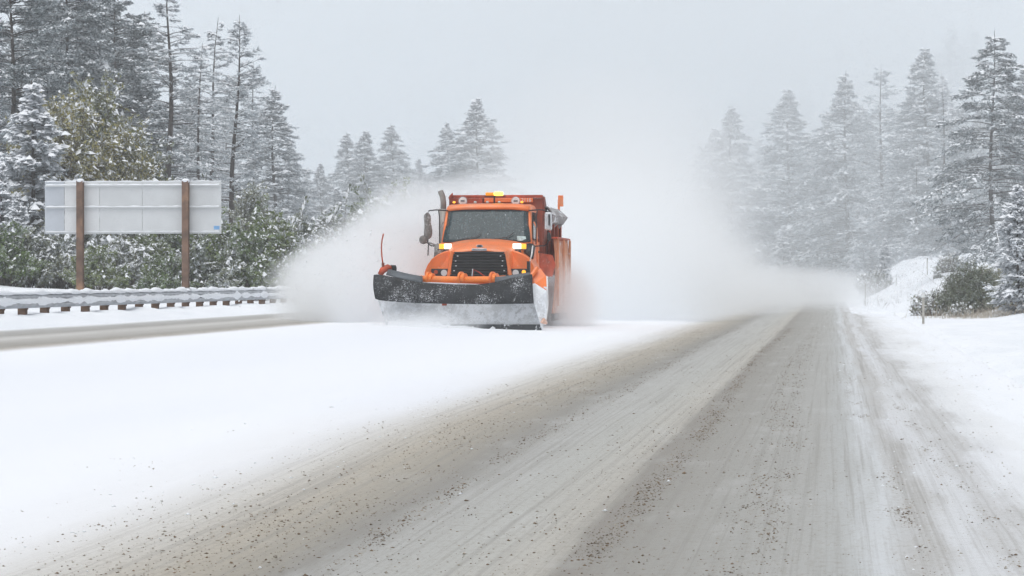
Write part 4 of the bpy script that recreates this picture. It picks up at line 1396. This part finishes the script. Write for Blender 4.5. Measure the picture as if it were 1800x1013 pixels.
T(MB().tube([(1.2, 6.0, 1.5), (1.46, 7.4, 1.3)], .05, 8), 'wing_arm', 'orange_worn', wing)
# tank / step on the left side behind the front wheel
T(MB().box(.95, 1.30, 4.3, 5.6, .55, .98), 'fuel_tank', 'caked', bevel=.06)
T(MB().box(-1.30, -.95, 4.3, 5.6, .55, .98), 'battery_box', 'caked', bevel=.06)
# frame rails, bumper
for s in (-1, 1):
    T(MB().box(min(s * .38, s * .46), max(s * .38, s * .46), 2.2, 11.0, .80, 1.05), 'frame_rail', 'black_trim')
T(MB().box(-1.2, 1.2, 2.12, 2.30, .62, .92), 'bumper', 'black', bevel=.03)


def wheel(x0, x1, y_, r=.52):
    w_ = T(MB().tube([(x0, y_, r - .03), (x0 + (x1 - x0) * .12, y_, r - .03), (x0 + (x1 - x0) * .88, y_, r - .03), (x1, y_, r - .03)], [r * .93, r, r, r * .93], 28), 'wheel', 'tyre', smooth=False)
    T(MB().tube([(x1 - .03 * np.sign(x1), y_, r - .03), (x1 + .012 * np.sign(x1), y_, r - .03)], r * .58, 20), 'rim', 'rim', w_)
    T(MB().tube([(x1 + .013 * np.sign(x1), y_, r - .03), (x1 + .06 * np.sign(x1), y_, r - .03)], r * .2, 12), 'hub', 'frost_grey', w_)


for s in (-1, 1):
    wheel(s * .92, s * 1.22, 3.2)
    for yy in (7.9, 9.2):
        wheel(s * .62, s * 1.20, yy)
for yy in (3.2, 7.9, 9.2):
    T(MB().tube([(-1.0, yy, .5), (1.0, yy, .5)], .09, 10), 'axle', 'black_trim')

# --- front plow: right end leads, left end trails
dl, dr = TY + 1.35, TY - 0.25          # distance of the left and right end of the cutting edge


def PL(cx, cy, off=0.0):
    u = (cx - 60) / 1100.0
    return L(cx, cy, dl + (dr - dl) * u + off)


def curve(keys, u):
    k = np.array(keys, float)
    return [np.interp(u, k[:, 0], k[:, i]) for i in range(1, k.shape[1])]


nu = 40
# moldboard face: rows from cutting edge up, concave
keysL = [(150, 945, 0.0), (128, 870, .16), (98, 790, .24), (80, 700, .24), (78, 625, .14)]
keysR = [(1128, 948, 0.0), (1150, 870, .16), (1165, 790, .24), (1165, 720, .24), (1160, 668, .14)]
rows = []
for (a_, b_) in zip(keysL, keysR):
    r_ = []
    for u in np.linspace(0, 1, nu):
        cx = a_[0] + (b_[0] - a_[0]) * u; cy = a_[1] + (b_[1] - a_[1]) * u
        r_.append(PL(cx, cy, a_[2]))
    rows.append(r_)
plow = T(MB().grid(rows), 'plow_blade', 'plow_snow', smooth=True, solid=.02)
# cutting edge
bot = [PL(150 + 978 * u, 945 + 3 * u, -.035) for u in np.linspace(0, 1, nu)]
topp = [PL(148 + 980 * u, 905 + 2 * u, -.005) for u in np.linspace(0, 1, nu)]
T(MB().grid([bot, topp]), 'cutting_edge', 'edge_steel', plow, solid=.025)
# snow packed over most of the edge, and riding on the blade
P = []
rs = np.random.default_rng(8)
for i, u in enumerate(np.linspace(0.0, .70, 40)):
    hgt = 905 - 25 * math.sin(u * 9) + rs.normal(0, 9)
    a0 = PL(150 + 978 * u, 948, -.28 + .2 * u); a1 = PL(150 + 978 * u, 915 + 30 * max(0, (u - .5) / .2), -.20 + .1 * u); a2 = PL(150 + 978 * u, hgt + 35 * max(0, (u - .5) / .2), -.06); a3 = PL(150 + 978 * u, hgt - 6 + 35 * max(0, (u - .5) / .2), .10)
    P.append([a0, a1, a2, a3])
T(MB().grid(P), 'snow_roll', 'snow', plow, smooth=True)
# rubber deflector hanging in front
tops = [(62, 592), (75, 588), (130, 596), (220, 612), (360, 642), (560, 652), (720, 654), (830, 640), (940, 612), (1068, 588)]
bots = [(70, 742), (85, 750), (130, 757), (220, 764), (360, 772), (560, 776), (720, 778), (830, 778), (940, 776), (1078, 774)]
us = np.linspace(62, 1068, 46)
rows = []
for v_ in np.linspace(0, 1, 9):
    r_ = []
    for c_ in us:
        ct = c_; cb = np.interp(c_, [62, 1068], [72, 1077])
        yt = np.interp(c_, [p[0] for p in tops], [p[1] for p in tops]); yb = np.interp(cb, [p[0] for p in bots], [p[1] for p in bots])
        cx = ct + (cb - ct) * v_ - 8 * math.sin(v_ * 3.14) * (1 if c_ < 300 else 0) * (300 - c_) / 240 if c_ < 300 else ct + (cb - ct) * v_
        cyy = yt + (yb - yt) * v_
        r_.append(PL(cx, cyy, -.12 - .18 * math.sin(min(1, v_ * 1.1) * 1.7) + .015 * math.sin(c_ * .045) * v_))
    rows.append(r_)
T(MB().grid(rows), 'rubber_deflector', 'rubber', plow, smooth=True, solid=.02)
# sagging fold in the rubber
T(MB().tube([PL(270, 640, -.30), PL(290, 690, -.36), PL(300, 745, -.36), PL(330, 768, -.32)], [.05, .075, .07, .03], 8), 'rubber_fold', 'rubber', plow, smooth=True)
# top of the deflector curling back to the support tube
for keys in (([(140, 590, .0), (195, 604, .0), (280, 622, 0.), (372, 645, 0.)], [(165, 548, .38), (205, 568, .38), (290, 588, .36), (372, 602, .3)]),
             ([(832, 642, 0.), (900, 625, 0.), (980, 606, 0.), (1060, 590, 0.)], [(836, 606, .30), (900, 600, .36), (980, 588, .38), (1048, 577, .4)])):
    lo, hi = keys
    rows = []
    for v_ in np.linspace(0, 1, 7):
        r_ = []
        for (a_, b_) in zip(lo, hi):
            r_.append(PL(a_[0] + (b_[0] - a_[0]) * v_, a_[1] + (b_[1] - a_[1]) * math.sin(v_ * 1.57), -.12 + a_[2] + (b_[2] - a_[2]) * v_ + .08 * v_))
        rows.append(r_)
    T(MB().grid(rows), 'rubber_top', 'rubber_grey', plow, smooth=True, solid=.02)
# orange torsion tube with collars
tb = [PL(300, 622, .32), PL(380, 622, .32), PL(600, 628, .32), PL(820, 626, .32), PL(900, 622, .32)]
T(MB().tube(tb, .10, 16), 'push_tube', 'orange_clean', plow, smooth=True)
for cx in (408, 612, 812):
    c0 = PL(cx, 617, .30); c1 = PL(cx + 12, 617, .30); c2 = PL(cx + 34, 617, .30)
    T(MB().tube([c0, c1], .175, 20), 'collar', 'orange_clean' if cx < 700 else 'orange', plow)
    T(MB().tube([c1, c2], .135, 20), 'collar', 'orange_clean', plow)
# top beam of the blade behind the rubber
T(MB().tube([PL(95, 600, .2), PL(350, 652, .2), PL(800, 660, .2), PL(1060, 605, .2)], .05, 8), 'top_beam', 'orange_worn', plow, smooth=True)
# left cap with its whip
cap = T(MB().tube([PL(100, 590, .05), PL(118, 562, .1), PL(150, 545, .2), PL(180, 556, .34)], [.06, .085, .085, .07], 12), 'end_cap', 'orange_worn', plow, smooth=True)
T(MB().tube([PL(172, 552, .26), PL(196, 552, .36)], [.09, .09], 14), 'cap_ring', 'black', plow)
T(MB().tube([PL(122, 545, .1), PL(120, 515, .1)], .035, 8), 'whip_spring', 'red_brown', plow)
T(MB().tube([PL(119, 520, .1), PL(113, 470, .1), PL(110, 420, .1), PL(114, 370, .1), PL(123, 330, .1)], [.02, .019, .018, .017, .022], 6), 'marker_whip', M['orange_worn'], plow, smooth=True)
# right end plate, orange above and snow caked below
T(MB().add([PL(1068, 610, .10), PL(1090, 552, .35), PL(1125, 556, .4), PL(1158, 602, .35), PL(1160, 690, .16), PL(1085, 648, .02)], [(0, 1, 2, 3, 4, 5)]), 'end_plate', 'orange', plow, solid=.02)
T(MB().add([PL(1068, 648, -.08), PL(1085, 645, .0), PL(1160, 692, .14), PL(1166, 780, .20), PL(1158, 860, .12), PL(1132, 945, -.02), PL(1080, 770, -.20)], [(0, 1, 2, 3, 4, 5, 6)]), 'end_sheet', 'plow_snow', plow, solid=.02)
T(MB().tube([PL(1163, 600, .34), PL(1166, 690, .2), PL(1168, 780, .2), PL(1158, 870, .12), PL(1140, 920, 0)], .02, 6), 'end_trim', 'white_paint', plow, smooth=True)
T(MB().tube([PL(1135, 880, -.05), PL(1158, 900, .05)], [.07, .05], 10), 'end_shoe', 'caked', plow)
T(MB().tube([PL(1062, 600, .0), PL(1100, 548, .25)], .05, 8), 'end_brace', 'orange', plow)
T(MB().box(1.20, 1.27, 1.9, 2.1, 1.05, 1.62), 'hydraulic_post', 'black')
T(MB().tube([(1.23, 2.0, 1.5), (1.30, 2.1, 1.78), (1.24, 3.0, 2.0)], .018, 6), 'hydraulic_hose', 'white_paint', smooth=True)
# hitch frame between plow and bumper
T(MB().box(-.75, -.60, .9, 2.15, .55, .75).box(.60, .75, .7, 2.15, .55, .75).box(-.8, .8, 1.5, 1.65, .50, .80).box(-.8, .8, 1.85, 2.0, .8, 1.05), 'hitch_frame', 'orange_worn', bevel=.01)
T(MB().tube([(0, 2.0, 1.0), (0, 1.2, .9)], .06, 10), 'lift_cylinder', 'chrome')


# ---------------------------------------------------------------- blown snow: clouds of fine powder
def cloud(name, label, px, py, d, rx, ry, rz, dens, rot=(0, 0, 0), ns=0.5, lo=0.30, hi=0.72, fall=0.15, ani=0.0, stretch=(1, 1, 1)):
    c = at(px, py, d)
    mb = MB().ball((0, 0, 0), (1, 1, 1), 24, 14)
    m = bpy.data.materials.new(name)
    m.use_nodes = True
    nt = m.node_tree
    nt.nodes.remove(nt.nodes['Principled BSDF'])
    out = nt.nodes['Material Output']
    pv = nt.nodes.new('ShaderNodeVolumePrincipled')
    pv.inputs['Color'].default_value = (0.986, 0.995, 1.0, 1)
    pv.inputs['Anisotropy'].default_value = ani
    tc = nt.nodes.new('ShaderNodeTexCoord').outputs['Object']
    ln = nt.nodes.new('ShaderNodeVectorMath'); ln.operation = 'LENGTH'
    nt.links.new(tc, ln.inputs[0])
    mp = N(nt, 'ShaderNodeMapping'); mp.inputs['Scale'].default_value = (rx * stretch[0], ry * stretch[1], rz * stretch[2])
    nt.links.new(tc, mp.inputs['Vector'])
    nz_ = noise(nt, ns, 3, mp.outputs[0], 0.6)
    # the edge of the cloud is torn by the noise
    rr = math_n(nt, 'ADD', ln.outputs['Value'], math_n(nt, 'MULTIPLY', math_n(nt, 'SUBTRACT', nz_, 0.5), 0.9))
    f1 = maprange(nt, rr, 0.95, fall)
    f2 = maprange(nt, ln.outputs['Value'], 1.0, 0.75)
    f3 = maprange(nt, nz_, lo, hi, 0.35, 1.0)
    dn = math_n(nt, 'MULTIPLY', math_n(nt, 'MULTIPLY', f1, f2), math_n(nt, 'MULTIPLY', f3, dens))
    nt.links.new(dn, pv.inputs['Density'])
    nt.links.new(pv.outputs[0], out.inputs['Volume'])
    o = mb.build(name, m, None, smooth=True)
    o.location = tuple(c); o.scale = (rx, ry, rz); o.rotation_euler = rot
    tag(o, label, 'blown snow', 'blown snow round the plow', 'stuff')
    return o


cloud('snow_spray', 'dense white spray thrown left from the plow', 650, 515, 80.8, 3.0, 3.6, 2.3, 3.6, (0, R(-14), 0), .6)
cloud('snow_spray', 'dense white spray billowing beside the truck mirror', 745, 455, 85.5, 3.0, 4.2, 2.6, 2.8, (0, R(-12), 0), .6)
cloud('snow_spray', 'tip of the spray reaching the guard rail', 575, 487, 83.5, 2.0, 3.0, 1.15, 1.2, (0, R(-8), 0), .8)
cloud('snow_spray', 'thin wisp of powder curling over the cab roof', 840, 345, 92, 2.2, 4.0, 1.0, .6, (0, R(-8), 0), .9)
cloud('snow_spray', 'powder boiling round the rear wheels of the truck', 990, 535, 83.0, 1.3, 3.8, 1.5, 1.5, (0, 0, 0), .8)
cloud('snow_spray', 'powder rolling off the foot of the plow blade', 745, 570, 75.0, 1.9, .75, .42, 3.0, (0, 0, R(-14)), 1.6)
cloud('snow_cloud', 'thick white powder cloud right behind the truck', 1075, 470, 98, 5.6, 9.0, 4.4, .90, (0, 0, 0), .3)
cloud('snow_cloud', 'tall thin powder cloud rising behind the truck', 1080, 345, 114, 7.0, 14.0, 6.2, .17, (0, 0, 0), .2)
cloud('snow_drift', 'low powder drifting across the road to the right', 1140, 510, 116, 6.8, 20.0, 3.4, .36, (0, 0, 0), .25)
cloud('snow_drift', 'thin sheet of powder lying over the far road', 1370, 525, 185, 10.0, 92.0, 2.4, .11, (0, 0, 0), .2)

# fog thickening up the valley: even air in nested shells, each beginning farther off
for fy0, fd_, lab in ((120, .0030, 'thin outer snow fog beginning behind the near trees'), (190, .0055, 'middle snow fog round the farther trees'),
                      (270, .011, 'thick snow fog hiding the end of the valley')):
    fm_ = bpy.data.materials.new('fog_air')
    fm_.use_nodes = True
    fm_.node_tree.nodes.remove(fm_.node_tree.nodes['Principled BSDF'])
    fv = fm_.node_tree.nodes.new('ShaderNodeVolumePrincipled')
    fv.inputs['Color'].default_value = (0.935, 0.957, 0.970, 1)
    fv.inputs['Density'].default_value = fd_
    fm_.node_tree.links.new(fv.outputs[0], fm_.node_tree.nodes['Material Output'].inputs['Volume'])
    fo = MB().ball((0, 0, 0), (1, 1, 1), 48, 24).build('fog_bank', fm_, None, smooth=True)
    ry_ = (1080 - fy0) / 2
    fo.location = (20, fy0 + ry_, 0); fo.scale = (520, ry_, 95)
    tag(fo, lab, 'fog', 'snow fog in the valley', 'stuff')

# powder lumps flying at the fringe of the spray
rf = np.random.default_rng(31)
nfl = 2600
fx = 690 - np.abs(rf.normal(0, 95, nfl)); fy = 470 + rf.normal(0, 1, nfl) * (25 + (690 - fx) * 0.16) + (690 - fx) * .02
fd = 79 + rf.uniform(0, 6, nfl)
cen = np.array([at(a_, b_, c_) for a_, b_, c_ in zip(fx, fy, fd)])
cen = cen[cen[:, 2] > .35]; nfl = len(cen)
tet = np.array([[1, 1, 1], [1, -1, -1], [-1, 1, -1], [-1, -1, 1]]) * 0.6
sz = .012 * np.exp(rf.normal(0, .55, nfl))
Vf = (tet[None] * sz[:, None, None] * rf.uniform(.6, 1.4, (nfl, 4, 3)) + cen[:, None]).reshape(-1, 3)
Ff = (np.array([[0, 1, 2], [0, 3, 1], [0, 2, 3], [1, 3, 2]])[None] + 4 * np.arange(nfl)[:, None, None]).reshape(-1, 3)
tag(np_mesh('flying_snow', Vf, Ff, M['snow_lump']), 'small lumps of snow flying at the fringe of the spray', 'blown snow', 'blown snow round the plow', 'stuff')

# ---------------------------------------------------------------- haze
hz = MB().box(-560, 560, -70, 1120, -4, 150)
hm = bpy.data.materials.new('haze_air')
hm.use_nodes = True
hm.node_tree.nodes.remove(hm.node_tree.nodes['Principled BSDF'])
hv = hm.node_tree.nodes.new('ShaderNodeVolumePrincipled')
hv.inputs['Color'].default_value = (0.94, 0.96, 0.97, 1)
hv.inputs['Density'].default_value = 0.0007
hv.inputs['Anisotropy'].default_value = 0.0
hm.node_tree.links.new(hv.outputs[0], hm.node_tree.nodes['Material Output'].inputs['Volume'])
haze = hz.build('haze', hm)
tag(haze, 'pale snow haze filling the valley', 'haze', kind='stuff')
